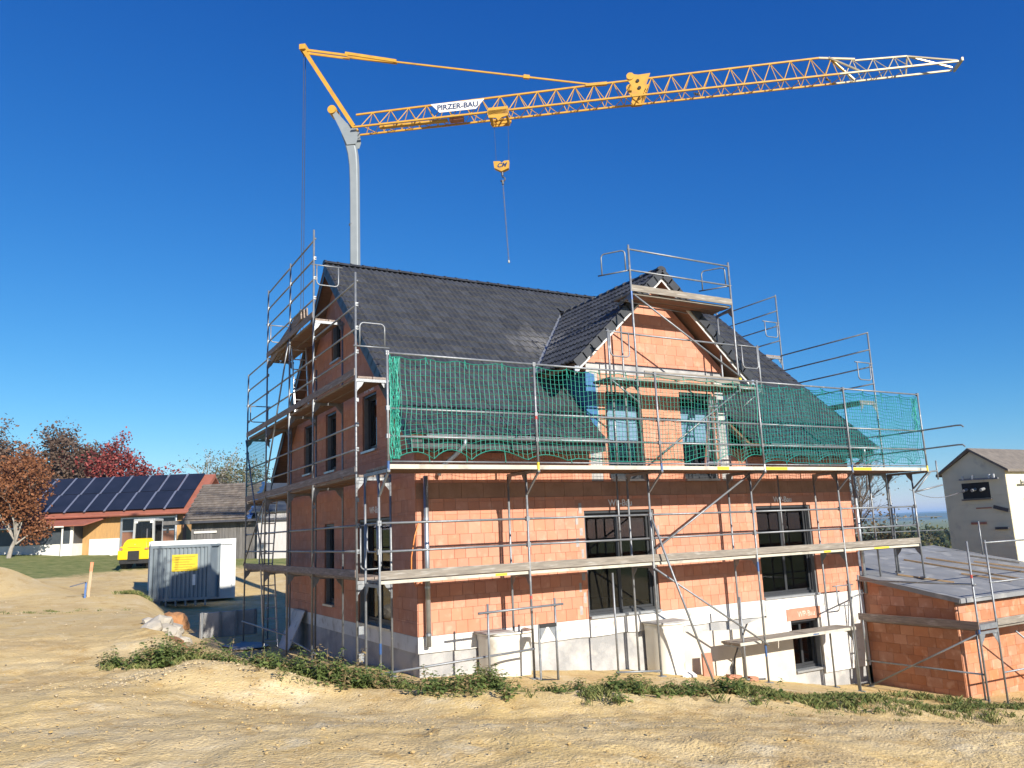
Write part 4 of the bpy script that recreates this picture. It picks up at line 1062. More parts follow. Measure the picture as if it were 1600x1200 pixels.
def topz(s):
    if s < 11.5: return .72+.2*s/11.5
    if s < JL*.79: return .92+.08*(s-11.5)/(JL*.79-11.5)
    if s < JL*.845: return 1.0-.25*(s-JL*.79)/(JL*.055)
    return .72-.06*(s-JL*.845)/(JE-JL*.845)
s = .5; k = 0; st = .80
while s+st/2 < JE:
    mt_ = 'crane' if s < JL*.815 else 'crane_glare'
    for sd_ in (-HW,HW):
        part('brace',mt_,jib,'tube',J(s,sd_,0),J(s+st/2,0,topz(s+st/2)),.019,6); part('brace',mt_,jib,'tube',J(s+st/2,0,topz(s+st/2)),J(min(s+st,JE),sd_,0),.019,6)
    part('brace',mt_,jib,'tube',J(s,-HW,0),J(s+st/2,HW,0),.016,6); part('brace',mt_,jib,'tube',J(s+st/2,HW,0),J(s+st,-HW,0),.016,6)
    s += st
part('tip_frame','crane_glare',jib,'bar',J(JE,0,.66),J(JL*.995,-.25,.10),.055,.055); part('tip_frame','crane_glare',jib,'bar',J(JE,0,.66),J(JL*.995,.25,.10),.055,.055)
part('tip_beam','crane_glare',jib,'bar',J(JL,-.42,.06),J(JL,.42,.06),.07,.14)
part('tip_frame','crane_glare',jib,'bar',J(JE,-HW,0),J(JE,0,.66),.05,.05); part('tip_frame','crane_glare',jib,'bar',J(JE,HW,0),J(JE,0,.66),.05,.05)
# fold joint plates
SF = 12.25
for sd_ in (-.42,.42):
    part('joint_plate','crane',jib,'prism',[J(SF-.25,sd_,-.05),J(SF+.2,sd_,-.05),J(SF+.3,sd_,.2),J(SF+.58,sd_,.92),J(SF+.1,sd_,.90),J(SF-.25,sd_,.98),J(SF-.4,sd_,.8),J(SF-.2,sd_,.4)],js*.03)
    part('joint_disc','crane',jib,'tube',J(SF-.24,sd_*1.02,.86),J(SF-.24,sd_*1.1,.86),.16,14); part('joint_pin','black',jib,'tube',J(SF+.1,sd_*1.0,.3),J(SF+.1,sd_*1.1,.3),.07,10); part('joint_pin','black',jib,'tube',J(SF+.05,sd_*1.0,.62),J(SF+.05,sd_*1.1,.62),.07,10)
for sa in (JL*.59,JL*.80):
    part('walkway_box','black',jib,'box',tuple(J(sa-.12,-.1,-.06)),tuple(J(sa+.12,.1,.04)))
for sd_ in (-.34,.34): part('elbow_bar','crane_glare',jib,'bar',J(JL*.805,0,.97),J(JL*.845,sd_,.06),.09,.06)
# drive unit under the jib near the mast
part('winch','crane',jib,'bar',J(1.2,0,.0),J(4.2,0,.0),.2,.08); part('winch_motor','rust',jib,'bar',J(4.3,.0,.02),J(4.9,0,.02),.3,.2)
# strut and pendant bars
apex = J(-2.22,0,4.08)
for sd_ in (-.22,.22):
    part('strut','crane',crane,'bar',J(.12,sd_,.05),apex+js*sd_*.55,.15,.17)
part('strut_head','crane',crane,'bar',apex+js*-.3+Vector((0,0,.06)),apex+js*.3+Vector((0,0,.06)),.28,.24)
part('strut_sheave','black',crane,'tube',apex-js*.12,apex+js*.12,.14,12)
pend = J(10.55,0,.90)
def lerp(a,b,f): return a+(b-a)*f
for sd_ in (-.13,.13):
    part('pendant_bar','crane',crane,'bar',apex+js*sd_,lerp(apex,pend,.16)+js*sd_+Vector((0,0,-.03)),.05,.10); part('pendant_bar','crane',crane,'bar',lerp(apex,pend,.15)+js*sd_+Vector((0,0,.06)),lerp(apex,pend,.33)+js*sd_*.6,.06,.13)
part('pendant_bar','crane',crane,'bar',lerp(apex,pend,.32),pend,.055,.065); part('pendant_joint','crane',crane,'bar',lerp(apex,pend,.765),lerp(apex,pend,.785),.12,.16); part('pendant_shoe','crane',crane,'bar',pend+jd*-.4+Vector((0,0,.02)),pend+jd*.5,.14,.12)
# hoist ropes behind the mast
part('stay_rope','cable',crane,'tube',apex-js*.1,(apex.x-.1,apex.y+.1,zg+1.2),.014,5); part('stay_rope','cable',crane,'tube',apex+js*.1,(apex.x+.05,apex.y+.2,zg+1.2),.014,5)
# name board on the jib
fm = Matrix((jd, Vector((0,0,1)), -js)).transposed().to_4x4()
if fm.determinant() < 0: fm = Matrix((jd, Vector((0,0,1)), js)).transposed().to_4x4()
nrm = fm.col[2].to_3d(); side = -1 if nrm.dot(CAM-J(4,0,0)) < 0 else 1
sgn = 1 if js.dot(CAM-J(4,0,0)) > 0 else -1
o_ = js*sgn*(HW+.10)
bd = part('name_board','white_paint',jib,'prism',[J(3.58,0,.55)+o_,J(3.96,0,.13)+o_,J(5.52,0,.13)+o_,J(5.90,0,.55)+o_],js*sgn*.02)
tm = Matrix((jd,Vector((0,0,1)),jd.cross(Vector((0,0,1))))).transposed().to_4x4(); tm.translation = J(4.74,0,.335)+o_+js*sgn*.024
text('lettering','PIRZER-BAU',.33,'navy',bd,tm,.003,.009)
# trolley, hook block, ropes
ST = 6.45
tr = part('trolley','crane',crane,'bar',J(ST-.45,HW+.05,-.1),J(ST+.45,HW+.05,-.1),.08,.2); part('trolley_frame','crane',tr,'bar',J(ST-.45,-HW-.05,-.1),J(ST+.45,-HW-.05,-.1),.08,.2)
part('trolley_plate','crane',tr,'prism',[J(ST-.42,-.45,.12),J(ST-.42,-.45,-.32),J(ST-.1,-.45,-.36),J(ST,-.45,-.5),J(ST+.14,-.45,-.36),J(ST+.42,-.45,-.30),J(ST+.42,-.45,.12)],js*.06); part('trolley_plate','crane',tr,'prism',[J(ST-.38,.4,.02),J(ST-.38,.4,-.3),J(ST+.38,.4,-.3),J(ST+.38,.4,.02)],js*.06)
part('trolley_frame','crane',tr,'bar',J(ST-.35,-HW,-.22),J(ST-.35,HW,-.22),.1,.16); part('trolley_frame','crane',tr,'bar',J(ST+.35,-HW,-.22),J(ST+.35,HW,-.22),.1,.16)
HZ = -2.35
for ds_ in (-.3,.3): part('hoist_rope','cable',crane,'tube',J(ST+ds_+.05,0,-.3),J(ST+ds_*.9+.05,0,HZ+.2),.008,5)
hb = part('hook_block','crane',crane,'prism',[J(ST-.33,-.1,HZ+.22),J(ST-.3,-.1,HZ-.08),J(ST+.0,-.1,HZ-.26),J(ST+.3,-.1,HZ-.14),J(ST+.33,-.1,HZ+.2),J(ST+.12,-.1,HZ+.2),J(ST+.03,-.1,HZ+.12),J(ST-.06,-.1,HZ+.2)],js*.2)
tm2 = tm.copy(); tm2.translation = J(ST+.0,0,HZ+.01)+js*sgn*.104
text('logo','CM',.26,'navy',hb,tm2,.002,.008,shear=.4)
part('hook_swivel','cable',hb,'tube',J(ST+.02,0,HZ-.25),J(ST+.02,0,HZ-.42),.05,8)
hk = MB(); hk.path([J(ST+.02,0,HZ-.4)]+[J(ST+.02+.10*math.sin(a),0,HZ-.56-.10*math.cos(a)*-1-.02) for a in np.linspace(0,4.2,10)],.03,6); hk.build('hook','cable',hb,smooth=True)
# chain sling on the hook
cs = thing('chain_sling','long dark chain sling hanging from the crane hook','chain',J(ST+.1,0,HZ-4.6))
a = J(ST+.02,0,HZ-.62); b = J(ST+.14,0,HZ-4.25)
part('ring','cable',cs,'tube',a,lerp(a,b,.05),.05,8); nlk = 36
mb = MB()
for k in range(nlk):
    p = lerp(a,b,.04+.94*k/nlk); q = lerp(a,b,.04+.94*(k+1.15)/nlk); v = js if k%2 else jd
    for s in (-1,1): mb.bar(p+v*.018*s,q+v*.018*s,.013,.013)
mb.build('links','cable',cs,kind='stuff'); part('end_hook','steel',cs,'tube',lerp(a,b,.97),b,.045,8)

# ------------------------------------------------------------------ garage
GXL, GYF, GXR, GYB = 12.99, -2.55, 20.4, 2.6
gar = thing('garage','low brick garage with flat grey membrane roof at the right of the house','garage',(16.5,0,-2.5))
groof = lambda y: .36+.172*y
bmg = brick_mesh(M['brick_g']); gb = [300]
toGL = lambda u,v,d: (GXL-d,u,v); toGF = lambda u,v,d: (u,GYF-d,v)
pg = [(-.172,1,.36-.06)]
wl = backing(gar,'side_wall','mortar',GYF,-.02,-3.0,.4,[],pg,toGL,-.3,-.012)
lay(wl, courses(GYF,-.02,-3.0,.4,[],pg,.40,.2382,.8,11), toGL, R(-90), .014,'brick_g',gb,bmg)
wf = backing(gar,'front_wall','mortar',GXL,GXR,-3.4,groof(GYF)-.06,[],[],toGF,-.3,-.012)
lay(wf, courses(GXL,GXR,-3.4+.06,groof(GYF)-.20,[],[],.40,.2382,.8,12), toGF, 0, .014,'brick_g',gb,bmg)
part('wall_plate','plank',gar,'box',(GXL,GYF-.02,groof(GYF)-.195),(GXR,GYF+.1,groof(GYF)-.065))
part('back_wall','mortar',gar,'box',(GXL+.01,GYB-.3,-3.2),(GXR,GYB,.7)); part('end_wall','mortar',gar,'box',(GXR-.3,GYF+.3,-3.2),(GXR,GYB-.31,groof(GYF+.3)-.1))
# roof sheets laid in overlapping strips
mb = MB(); mb.prism([(GXL-.12,GYF-.22,groof(GYF-.22)),(GXR+.2,GYF-.22,groof(GYF-.22)),(GXR+.2,GYB+.1,groof(GYB+.1)),(GXL-.04,GYB+.1,groof(GYB+.1)),(GXL-.04,.02,groof(.02)),(GXL-.12,-.02,groof(-.02))],(0,0,-.07))
gr_o = mb.build('roof','soffit',gar)
y = GYF-.22; k = 0
while y < GYB:
    y2 = min(y+.95,GYB+.1); lift = .006+.004*(k%2)
    xs = np.linspace(GXL-.15 if y < -.5 else GXL+.02,GXR+.22,60); vs = []; fs_ = []
    for i,x in enumerate(xs):
        for j in range(5):
            yy = y+(y2-y+.06)*j/4-(.03*random.random() if j == 0 else 0); vs.append((x,yy,groof(yy)+lift+.012*mnoise.noise(Vector((x*1.5,yy*2.5,k)))+.008))
    for i in range(59):
        for j in range(4): a = i*5+j; fs_.append((a,a+5,a+6,a+1))
    m_ = MB(); m_.add(vs,fs_); m_.build('membrane_strip','membrane',gr_o,smooth=True); y += .92; k += 1
part('roof_edge','membrane',gr_o,'box',(GXL-.13,GYF-.245,groof(GYF-.22)-.10),(GXR+.2,GYF-.225,groof(GYF-.22)+.012))
part('roof_edge','membrane',gr_o,'prism',[(GXL-.125,GYF-.22,groof(GYF-.22)-.1),(GXL-.125,-.02,groof(0)-.1),(GXL-.125,-.02,groof(0)+.01),(GXL-.125,GYF-.22,groof(GYF-.22)+.01)],(-.02,0,0))
def rb(label,p,q,mat='batten'):
    z = lambda a: (a[0],a[1],groof(a[1])+.045)
    tag(part('roof_batten',mat,None,'bar',z(p),z(q),.05,.04),label,'batten','loose battens on the garage roof')
rb('long thin wooden batten lying across the garage roof membrane',(16.5,1.1),(17.1,-1.9)); rb('second long batten farther back on the garage roof',(17.6,1.1),(18.4,-1.4)); rb('thick short batten near the garage roof front',(16.1,-.9),(16.55,-2.0)); rb('batten lying by the scaffold feet on the garage roof',(14.0,-.4),(14.6,-1.6)); rb('batten at the far right of the garage roof',(18.6,.2),(19.4,-1.6)); rb('pale board at the back right of the garage roof',(19.6,.9),(20.0,-.4),'plank')
part('bracket_beam','plank',gr_o,'box',(14.0,-1.15,groof(-1.1)+.02),(14.4,-.2,groof(-.2)+.06)) if False else None

# garage scaffold
ks = Scaf('scaffold','low scaffold around the front corner of the brick garage',(13,-3.2,-2.3))
KZ = -.72; KP = [(12.4,-3.42),(13.13,-3.42),(12.4,-.35),(16.2,-3.42),(16.2,-2.75),(19.27,-3.42),(13.13,-2.9)]
for i,(x,y) in enumerate(KP):
    zt = (1.26,1.26,.42,1.26,KZ,1.26,KZ)[i]; g = hz(x,y)-.03; ks.post(x,y,g,zt); ks.base(x,y,g+.03)
ks.transom((12.4,-3.42,KZ-.09),(13.13,-3.42,KZ-.09)); ks.gusset((12.4,-3.42,KZ-.12),(1,0,0),.22); ks.gusset((13.13,-3.42,KZ-.12),(-1,0,0),.22)
part('frame_plate','steel',ks.o,'box',(12.42,-3.45,KZ-.02),(13.1,-3.40,KZ+.10))
ks.planks(-3.35,-.3,KZ,12.45,12.9,along='y',mat='plank_y',n=1); ks.toe((12.38,-3.45,KZ+.08),(12.38,-.25,KZ+.08),mat='plank_y',h=.17)
ks.planks(13.15,16.2,KZ,-3.38,-2.75); ks.planks(16.2,19.3,KZ,-3.38,-2.75)
ks.toe((13.13,-3.44,KZ+.1),(16.2,-3.44,KZ+.1),h=.16); ks.toe((16.2,-3.44,KZ+.1),(19.3,-3.44,KZ+.1),h=.16)
part('paint_mark','steel_blue',ks.o,'box',(14.9,-3.462,KZ+.06),(15.3,-3.457,KZ+.16))
part('paint_mark','steel_blue',ks.o,'tube',(12.4,-3.42,KZ-.1),(12.4,-3.42,KZ+.12),.026,8); part('paint_mark','steel_red',ks.o,'tube',(12.4,-3.42,.42),(12.4,-3.42,.5),.026,8)
for z in (.28,): ks.tube((12.4,-3.5,z),(12.4,-.3,z)); 
ks.tube((12.38,-3.5,-.02),(12.38,-.3,-.02)) if False else None
for z in (.28,1.2): ks.tube((13.1,-3.42,z),(16.2,-3.42,z)); ks.tube((16.2,-3.42,z),(19.3,-3.42,z))
ks.tube((12.4,-3.40,-.02),(13.13,-3.40,-.02)); ks.tube((12.42,-3.38,-1.72),(12.42,-.3,-1.75),'ground_rail'); ks.tube((12.4,-.3,-2.4),(12.42,-3.4,-.82),'diagonal_brace'); ks.tube((13.13,-3.42,-1.75),(16.2,-3.42,-1.8),'ground_rail'); ks.tube((13.9,-3.4,-.9),(16.2,-3.42,-2.3),'diagonal_brace')
# guard rails on the far side of the roof
for x,y in ((14.6,2.7),(19.0,2.2),(20.5,1.0)): ks.post(x,y,groof(y),groof(y)+1.1)
for z in (.62,1.08): ks.tube((14.0,2.75,groof(2.7)+z),(20.6,2.3,groof(2.3)+z),r=.014)
ks.done()

# ------------------------------------------------------------------ things around the house
for i,(xa,xb,z0,z1,lb) in enumerate(((1.25,2.28,-.95,-.04,'cream plastic light well against the basement wall near the left corner'),(5.42,6.2,-1.35,-.22,'cream plastic light well below the terrace door'))):
    t = thing('light_well',lb,'light well',((xa+xb)/2,-.3,z0))
    n = 14; vs = []; fs_ = []; cx = (xa+xb)/2; rx = (xb-xa)/2; ryy = .58
    for r_ in (1,.93):
        for z in (z0,z1-.16,z1-.10,z1):
            fl = 1.04 if z > z1-.15 else (1. if z > z0 else .97)
            for k in range(n+1):
                a = math.pi*k/n; ex = .6; c_,s_ = math.cos(a),math.sin(a)
                vs.append((cx-rx*fl*r_*math.copysign(abs(c_)**ex,c_), -.045-ryy*fl*r_*abs(s_)**ex, z))
    for r_ in range(2):
        for q in range(3):
            for k in range(n): a = r_*4*(n+1)+q*(n+1)+k; f = (a,a+1,a+n+2,a+n+1); fs_.append(f if r_ == 0 else f[::-1])
    for k in range(n): a = 3*(n+1)+k; b = 7*(n+1)+k; fs_.append((a,a+1,b+1,b))
    mb = MB(); mb.add(vs,fs_); mb.build('shell','plastic',t,smooth=True)
    part('rim','plastic',t,'path',[(cx-rx*1.05*math.copysign(abs(math.cos(a))**.6,math.cos(a)),-.05-ryy*1.06*abs(math.sin(a))**.6,z1) for a in np.linspace(0,math.pi,15)],.022,6,smooth=True)
    part('cover_board','grey_mortar',t,'box',(xa-.1,-.62,z1+.02),(xb+.05 if i else xa+.5,-.06,z1+.045))
tag(part('terracotta_panel','rust',None,'prism',[(6.72,-.42,-1.55),(7.02,-.45,-1.55),(7.0,-.40,-.98),(6.76,-.38,-.98)],(0,.05,0)),'upright terracotta slab standing against the basement wall','slab')
tag(part('foam_offcut','xps',None,'prism',[(5.6,-1.0,-1.28),(5.95,-1.05,-1.3),(5.92,-.9,-1.22)],(0,0,.05)),'small white foam offcut on the sand under the right light well','offcut')
for k,(x,y,w_,lb) in enumerate(((7.1,-.75,.35,'longer broken brick on the soil right of the raking pole'),(7.6,-.9,.2,'short broken brick on the soil right of the raking pole'))):
    tag(part('brick_scrap','rust',None,'bar',(x,y,hz(x,y)+.05),(x+w_,y-.05,hz(x+w_,y)+.06),.12,.09),lb,'brick')
# left side: leaning insulation panel, tarp, formwork panel, clay lump
tag(part('insulation_panel','xps',None,'prism',[(-.55,7.6,-.98),(-.55,8.7,-.98),(-.12,8.7,.0),(-.12,7.6,.0)],(.04,0,.03)),'white insulation panel leaning on the basement wall in the shade','panel')
M['tarp'] = pmat('tarp',(.13,.14,.17),(.19,.20,.23),6,.5,bump=.4,bscale=12)
mb = MB(); vs = []; fs_ = []
for i in range(9):
    for j in range(7):
        x = -1.75+.95*i/8; y = 8.6+1.7*j/6; vs.append((x+.1*math.sin(j),y+.1*math.sin(i),hz(x,y)+.05+.08*mnoise.noise(Vector((x*3,y*3,2)))))
for i in range(8):
    for j in range(6): a = i*7+j; fs_.append((a,a+7,a+8,a+1))
mb.add(vs,fs_); o = mb.build('tarp','tarp',smooth=True); sm = o.modifiers.new('thick','SOLIDIFY'); sm.thickness = .01; tag(o,'crumpled blue grey tarp on the ground at the gable scaffold foot','tarp')
fpn = thing('formwork_panel','grey concrete formwork panel standing on edge behind the gable scaffold','panel',(-1.5,12.9,-1))
part('face','concrete',fpn,'box',(-1.95,12.9,-1.05),(-.2,13.02,-.22)); 
for x in (-1.93,-1.4,-.9,-.3): part('rib','steel',fpn,'box',(x,12.82,-1.05),(x+.06,12.9,-.2))
def blob(name,label,cat,mat,c,s,seed,kind=None,sub=3,amp=.3):
    bm = bmesh.new(); bmesh.ops.create_icosphere(bm,subdivisions=sub,radius=1)
    for v in bm.verts:
        n = 1+amp*mnoise.fractal(v.co*1.7+Vector((seed,0,0)),1,2,4); v.co = Vector((v.co.x*s[0]*n,v.co.y*s[1]*n,v.co.z*s[2]*n))
    me = bpy.data.meshes.new(name); bm.to_mesh(me); bm.free(); me.materials.append(M[mat]); o = bpy.data.objects.new(name,me); C.objects.link(o); o.location = c
    return tag(o,label,cat,kind=kind)
blob('clay_heap','orange clay lump at the edge of the excavation below the grey container','soil heap','clay',(-2.35,15.6,-.75),(.42,.5,.48),2)
blob('clay_heap','streak of orange clay on the bank left of the excavation','soil heap','clay',(-3.75,4.6,-.28),(.22,1.5,.2),3)
rb_ = thing('rubble_pile','pile of pale broken concrete on the edge of the excavation','rubble',(-3.35,9.4,-.2))
rgx = random.Random(8)
for k in range(13):
    bm = bmesh.new(); bmesh.ops.create_icosphere(bm,subdivisions=2,radius=1); s = rgx.uniform(.18,.42)
    for v in bm.verts: v.co *= s*(1+.35*mnoise.noise(v.co*1.3+Vector((k*3.1,0,0)))); v.co.z *= .55
    me = bpy.data.meshes.new('chunk'); bm.to_mesh(me); bm.free(); me.materials.append(M['rubble']); o = bpy.data.objects.new('chunk',me); C.objects.link(o); o.parent = rb_
    x,y = rgx.gauss(0,.42),rgx.gauss(0,.75); o.location = (x,y,hz(-3.35+x,9.4+y)+.2+.05); o.rotation_euler = (rgx.uniform(-.5,.5),rgx.uniform(-.5,.5),rgx.uniform(0,6))
st = thing('survey_stake','wooden survey stake with an orange sprayed top on the bank','stake',(-4.83,21.3,.05))
M['orange_spray'] = pmat('orange_spray',(.80,.24,.12),None,6,.7); M['stakewood'] = pmat('stake_wood',(.45,.34,.22),(.36,.27,.17),6,.8)
zz = hz(-4.83,21.3)
part('post','stakewood',st,'bar',(-4.80,21.3,zz-.1),(-4.74,21.3,zz+.95),.10,.06); part('sprayed_top','orange_spray',st,'bar',(-4.74,21.3,zz+.95),(-4.72,21.3,zz+1.3),.104,.064)
st = thing('peg','short blue peg beside the orange topped stake','stake',(-4.95,21.0,zz)); part('shaft','steel_blue',st,'bar',(-4.92,21.0,zz-.1),(-4.90,21.0,zz+.55),.07,.05); part('crossbar','cable',st,'bar',(-5.45,21.0,zz+.42),(-4.9,21.0,zz+.55),.05,.05)

# ------------------------------------------------------------------ containers
def frame_at(x,y,z,ang): return Matrix.Translation((x,y,z))@Matrix.Rotation(ang,4,'Z')
M['cont_grey'] = pmat('grey_container',(.22,.26,.285),(.18,.215,.24),2,.5,metal=.2,c3=(.2,.2,.2),s3=3,a3=(.68,.8)); M['cont_white'] = pmat('white_container',(.60,.62,.61),(.54,.56,.55),1,.5,c3=(.5,.49,.46),s3=4,a3=(.7,.8))
tfc = frame_at(-2.42,23.55,hz(-2.0,23)+.06,math.atan2(22.31-23.6,2.25))
gc = thing('container','small grey corrugated steel container with a yellow notice on its end','container',tuple(tfc.translation))
Wc,Hc,Lc = 2.6,2.46,1.2
part('body','cont_grey',gc,'box',(.08,.08,.18),(Wc-.08,Lc,Hc-.06),tf=tfc); 
mb = MB(tfc); n = 13
for i in range(n): x0_ = .12+(Wc-.24)*i/n; wd = (Wc-.24)/n; mb.prism([(x0_,.08,.2),(x0_+wd*.25,.03,.2),(x0_+wd*.62,.03,.2),(x0_+wd*.87,.08,.2)],(0,0,Hc-.32))
mb.build('corrugation','cont_grey',gc)
for a,b in (((0,0,.15),(.12,.14,Hc)),((Wc-.12,0,.15),(Wc,.14,Hc)),((0,Lc-.1,.15),(.12,Lc,Hc)),((Wc-.12,Lc-.1,.15),(Wc,Lc,Hc))): part('corner_post','cont_grey',gc,'box',a,b,tf=tfc)
for a,b in (((.12,.0,Hc-.12),(Wc-.12,.12,Hc-.0)),((.12,.0,.14),(Wc-.12,.12,.24)),((0,.14,Hc-.1),(.1,Lc,Hc-.005)),((Wc-.1,.14,Hc-.1),(Wc,Lc,Hc-.005))): part('frame_rail','cont_grey',gc,'box',a,b,tf=tfc)
for i in range(5): part('skid_leg','steel',gc,'box',(.7+.42*i,.02,-.1),(.76+.42*i,.1,.14),tf=tfc)
part('skid','steel',gc,'box',(.0,.02,-.08),(.5,.3,.14),tf=tfc)
ys = part('notice','yellow',gc,'box',(.95,.004,1.35),(2.05,.028,2.05),tf=tfc)
M['sign_print'] = pmat('sign_print',(.40,.27,.03),None,5,.7)
for k in range(6): part('print_line','sign_print',ys,'box',(1.03+.05*(k%2),-.002,1.93-k*.105),(1.95-.12*((k*7)%3),.003,1.955-k*.105),tf=tfc)
part('white_label','white_paint',gc,'box',(1.85,.006,.75),(1.98,.026,1.2),tf=tfc)
tfw = frame_at(-2.28,24.85,hz(0,25)+.1,math.atan2(24.55-24.85,3.55))
wc = thing('container','white site office container behind the grey one','container',tuple(tfw.translation))
Ww,Hw,Lw = 3.62,2.68,5.0
part('body','cont_white',wc,'box',(.06,.06,.1),(Ww-.06,Lw,Hw-.05),tf=tfw)
for a,b in (((0,0,0),(.16,.16,Hw)),((Ww-.16,0,0),(Ww,.16,Hw)),((Ww-.16,Lw-.16,0),(Ww,Lw,Hw)),((0,Lw-.16,0),(.16,Lw,Hw))): part('corner_post','cont_white',wc,'box',a,b,tf=tfw)
for a,b in (((.16,-.01,Hw-.26),(Ww-.16,.1,Hw-.005)),((.16,-.01,.005),(Ww-.16,.1,.16)),((Ww-.1,.16,Hw-.26),(Ww+.01,Lw-.16,Hw-.005)),((Ww-.1,.16,.005),(Ww+.01,Lw-.16,.16))): part('frame_rail','cont_white',wc,'box',a,b,tf=tfw)
for i in range(5): part('panel_seam','cont_white',wc,'box',(.3+.62*i,.045,.17),(.31+.62*i,.06,Hw-.27),tf=tfw)

# ------------------------------------------------------------------ wheel loader
M['loader_y'] = pmat('loader_yellow',(.80,.56,.01),(.74,.5,.01),2,.35); M['loader_grey'] = pmat('loader_grey',(.36,.37,.37),(.31,.32,.32),3,.5)
tfl = frame_at(-1.55,41.6,hz(-1.55,41.6)-.02,R(-30))@Matrix.Diagonal((1.0,1.,1.26,1)); ld = thing('wheel_loader','yellow compact wheel loader parked with its rear towards the house','loader',tuple(tfl.translation))
def lp(nm,mt,*s,**k): return part(nm,mt,ld,*s,tf=tfl,**k)
mb = MB(tfl); mb.prism([(-.92,0,.75),(.92,0,.75),(.92,0,.95),(.72,.15,1.42),(.66,.3,1.52),(-.66,.3,1.52),(-.72,.15,1.42),(-.92,0,.95)],(0,1.5,0))
hv = []; 
for z_,hx,y0_,y1_ in ((.70,.80,.02,1.3),(1.05,.80,.0,1.3),(1.32,.72,.10,1.32),(1.48,.62,.28,1.34),(1.53,.52,.5,1.3)): hv += [(-hx,y0_,z_),(hx,y0_,z_),(hx,y1_,z_),(-hx,y1_,z_)]
hf = [(3,2,1,0),(16,17,18,19)]+[(k*4+i,k*4+(i+1)%4,k*4+4+(i+1)%4,k*4+4+i) for k in range(4) for i in range(4)]
lp('hood','loader_y','add',hv,hf,bevel=.06)
lp('counterweight','loader_y','box',(-1.0,-.12,.50),(-.35,.25,.95),bevel=.05); lp('counterweight','loader_y','box',(.35,-.12,.50),(1.0,.25,.95),bevel=.05); lp('grille','black','box',(-.36,-.14,.45),(.36,.2,.92),bevel=.03); lp('bumper','black','box',(-.9,-.05,.30),(.9,.3,.5))
lp('badge','white_paint','box',(-.14,.13,1.25),(.14,.15,1.42)) if False else None
cab = lp('cab','loader_grey','box',(-.70,1.2,2.38),(.70,2.5,2.52),bevel=.05)
for x in (-.68,.60):
    for y in (1.22,2.4): part('cab_pillar','loader_grey',cab,'bar',(x+.04,y,1.3),(x*.94+.04,y+.02,2.4),.13,.12,tf=tfl)
part('rear_window','glass',cab,'box',(-.58,1.24,1.55),(.58,1.25,2.36),tf=tfl); part('front_window','glass',cab,'box',(-.58,2.44,1.2),(.58,2.45,2.36),tf=tfl); part('seat','black',cab,'box',(-.28,1.5,1.4),(.28,1.65,2.0),tf=tfl,bevel=.06); part('cab_dark_sheet','black',cab,'box',(-.6,2.3,1.3),(.6,2.34,2.36),tf=tfl); part('cab_floor','loader_y',cab,'box',(-.7,1.2,.9),(.7,2.5,1.3),tf=tfl)  # black sheet added inside the cab so the rear window looks dark
part('side_window','glass',cab,'box',(-.67,1.3,1.3),(-.66,2.4,2.36),tf=tfl); part('side_window','glass',cab,'box',(.66,1.3,1.3),(.67,2.4,2.36),tf=tfl)
for x in (-1,1):
    for y in (.75,2.9):
        wh = lp('wheel','black','tube',(x*.62,y,.55),(x*1.0,y,.55),.56,20); part('rim','loader_grey',wh,'tube',(x*.9,y,.55),(x*1.015,y,.55),.28,16,tf=tfl)
        lp('fender','loader_y','box',(x*.62,y-.55,1.08),(x*1.02,y+.45,1.15),bevel=.03)
    lp('mirror','black','box',(x*.98,2.3,1.75),(x*1.12,2.36,2.05)); lp('mirror_arm','black','bar',(x*.66,2.4,2.1),(x*1.05,2.34,1.98),.03,.03)
    lp('tail_lamp','rust','box',(x*.72,-.13,.98),(x*.9,.0,1.06))
lp('front_frame','loader_y','box',(-.5,2.5,.5),(.5,3.6,1.1)); lp('bucket','loader_grey','prism',[(-1.05,3.9,.15),(-1.05,4.8,.1),(-1.05,4.0,.9)],(2.1,0,0)); lp('lift_arm','loader_y','bar',(-.4,2.7,1.4),(-.4,4.0,.5),.14,.2); lp('lift_arm','loader_y','bar',(.4,2.7,1.4),(.4,4.0,.5),.14,.2)
[lp('work_lamp','white_paint','box',(x_-.09,1.14,2.30),(x_+.09,1.2,2.40)) for x_ in (-.5,.5)]; [lp('hood_vent','black','box',(-.45,.005+.045*k_,1.08+.07*k_),(.45,.03+.045*k_,1.10+.07*k_)) for k_ in range(3)]; lp('exhaust','cable','tube',(.35,.9,1.5),(.35,.9,2.0),.05,8); text('logo','Y',.22,'white_paint',ld,tfl@Matrix.Translation((0,.10,1.28))@Matrix.Rotation(R(62),4,'X'),.003,.01)

# ------------------------------------------------------------------ farm building with solar roof
M['barn_tan'] = pmat('barn_tan',(.46,.27,.10),(.36,.21,.085),3,.85,stretch=(5,5,.5)); M['barn_white'] = pmat('barn_white',(.70,.68,.64),(.62,.60,.56),2,.9); M['barn_dark'] = pmat('barn_dark',(.045,.055,.065),(.06,.07,.08),2,.4); M['barn_roof'] = pmat('barn_roof',(.30,.10,.065),(.24,.08,.05),2,.8)
M['solar'] = pmat('solar_cell',(.012,.016,.028),(.018,.022,.038),1,.35,spec=.25); M['barn_brown'] = pmat('barn_brown',(.23,.11,.065),(.19,.09,.055),3,.8,stretch=(5,5,.5))
tfb = frame_at(3.62,57.26,0,R(-30)); bn = thing('barn','farm building with solar panels on a red brown roof and wide windows','barn',(3.62,57.26,1.2))
def bp_(nm,mt,*s,parent=None,**k): return part(nm,mt,parent or bn,*s,tf=tfb,**k)
BE,BR,BL = 4.72,7.95,-18.5
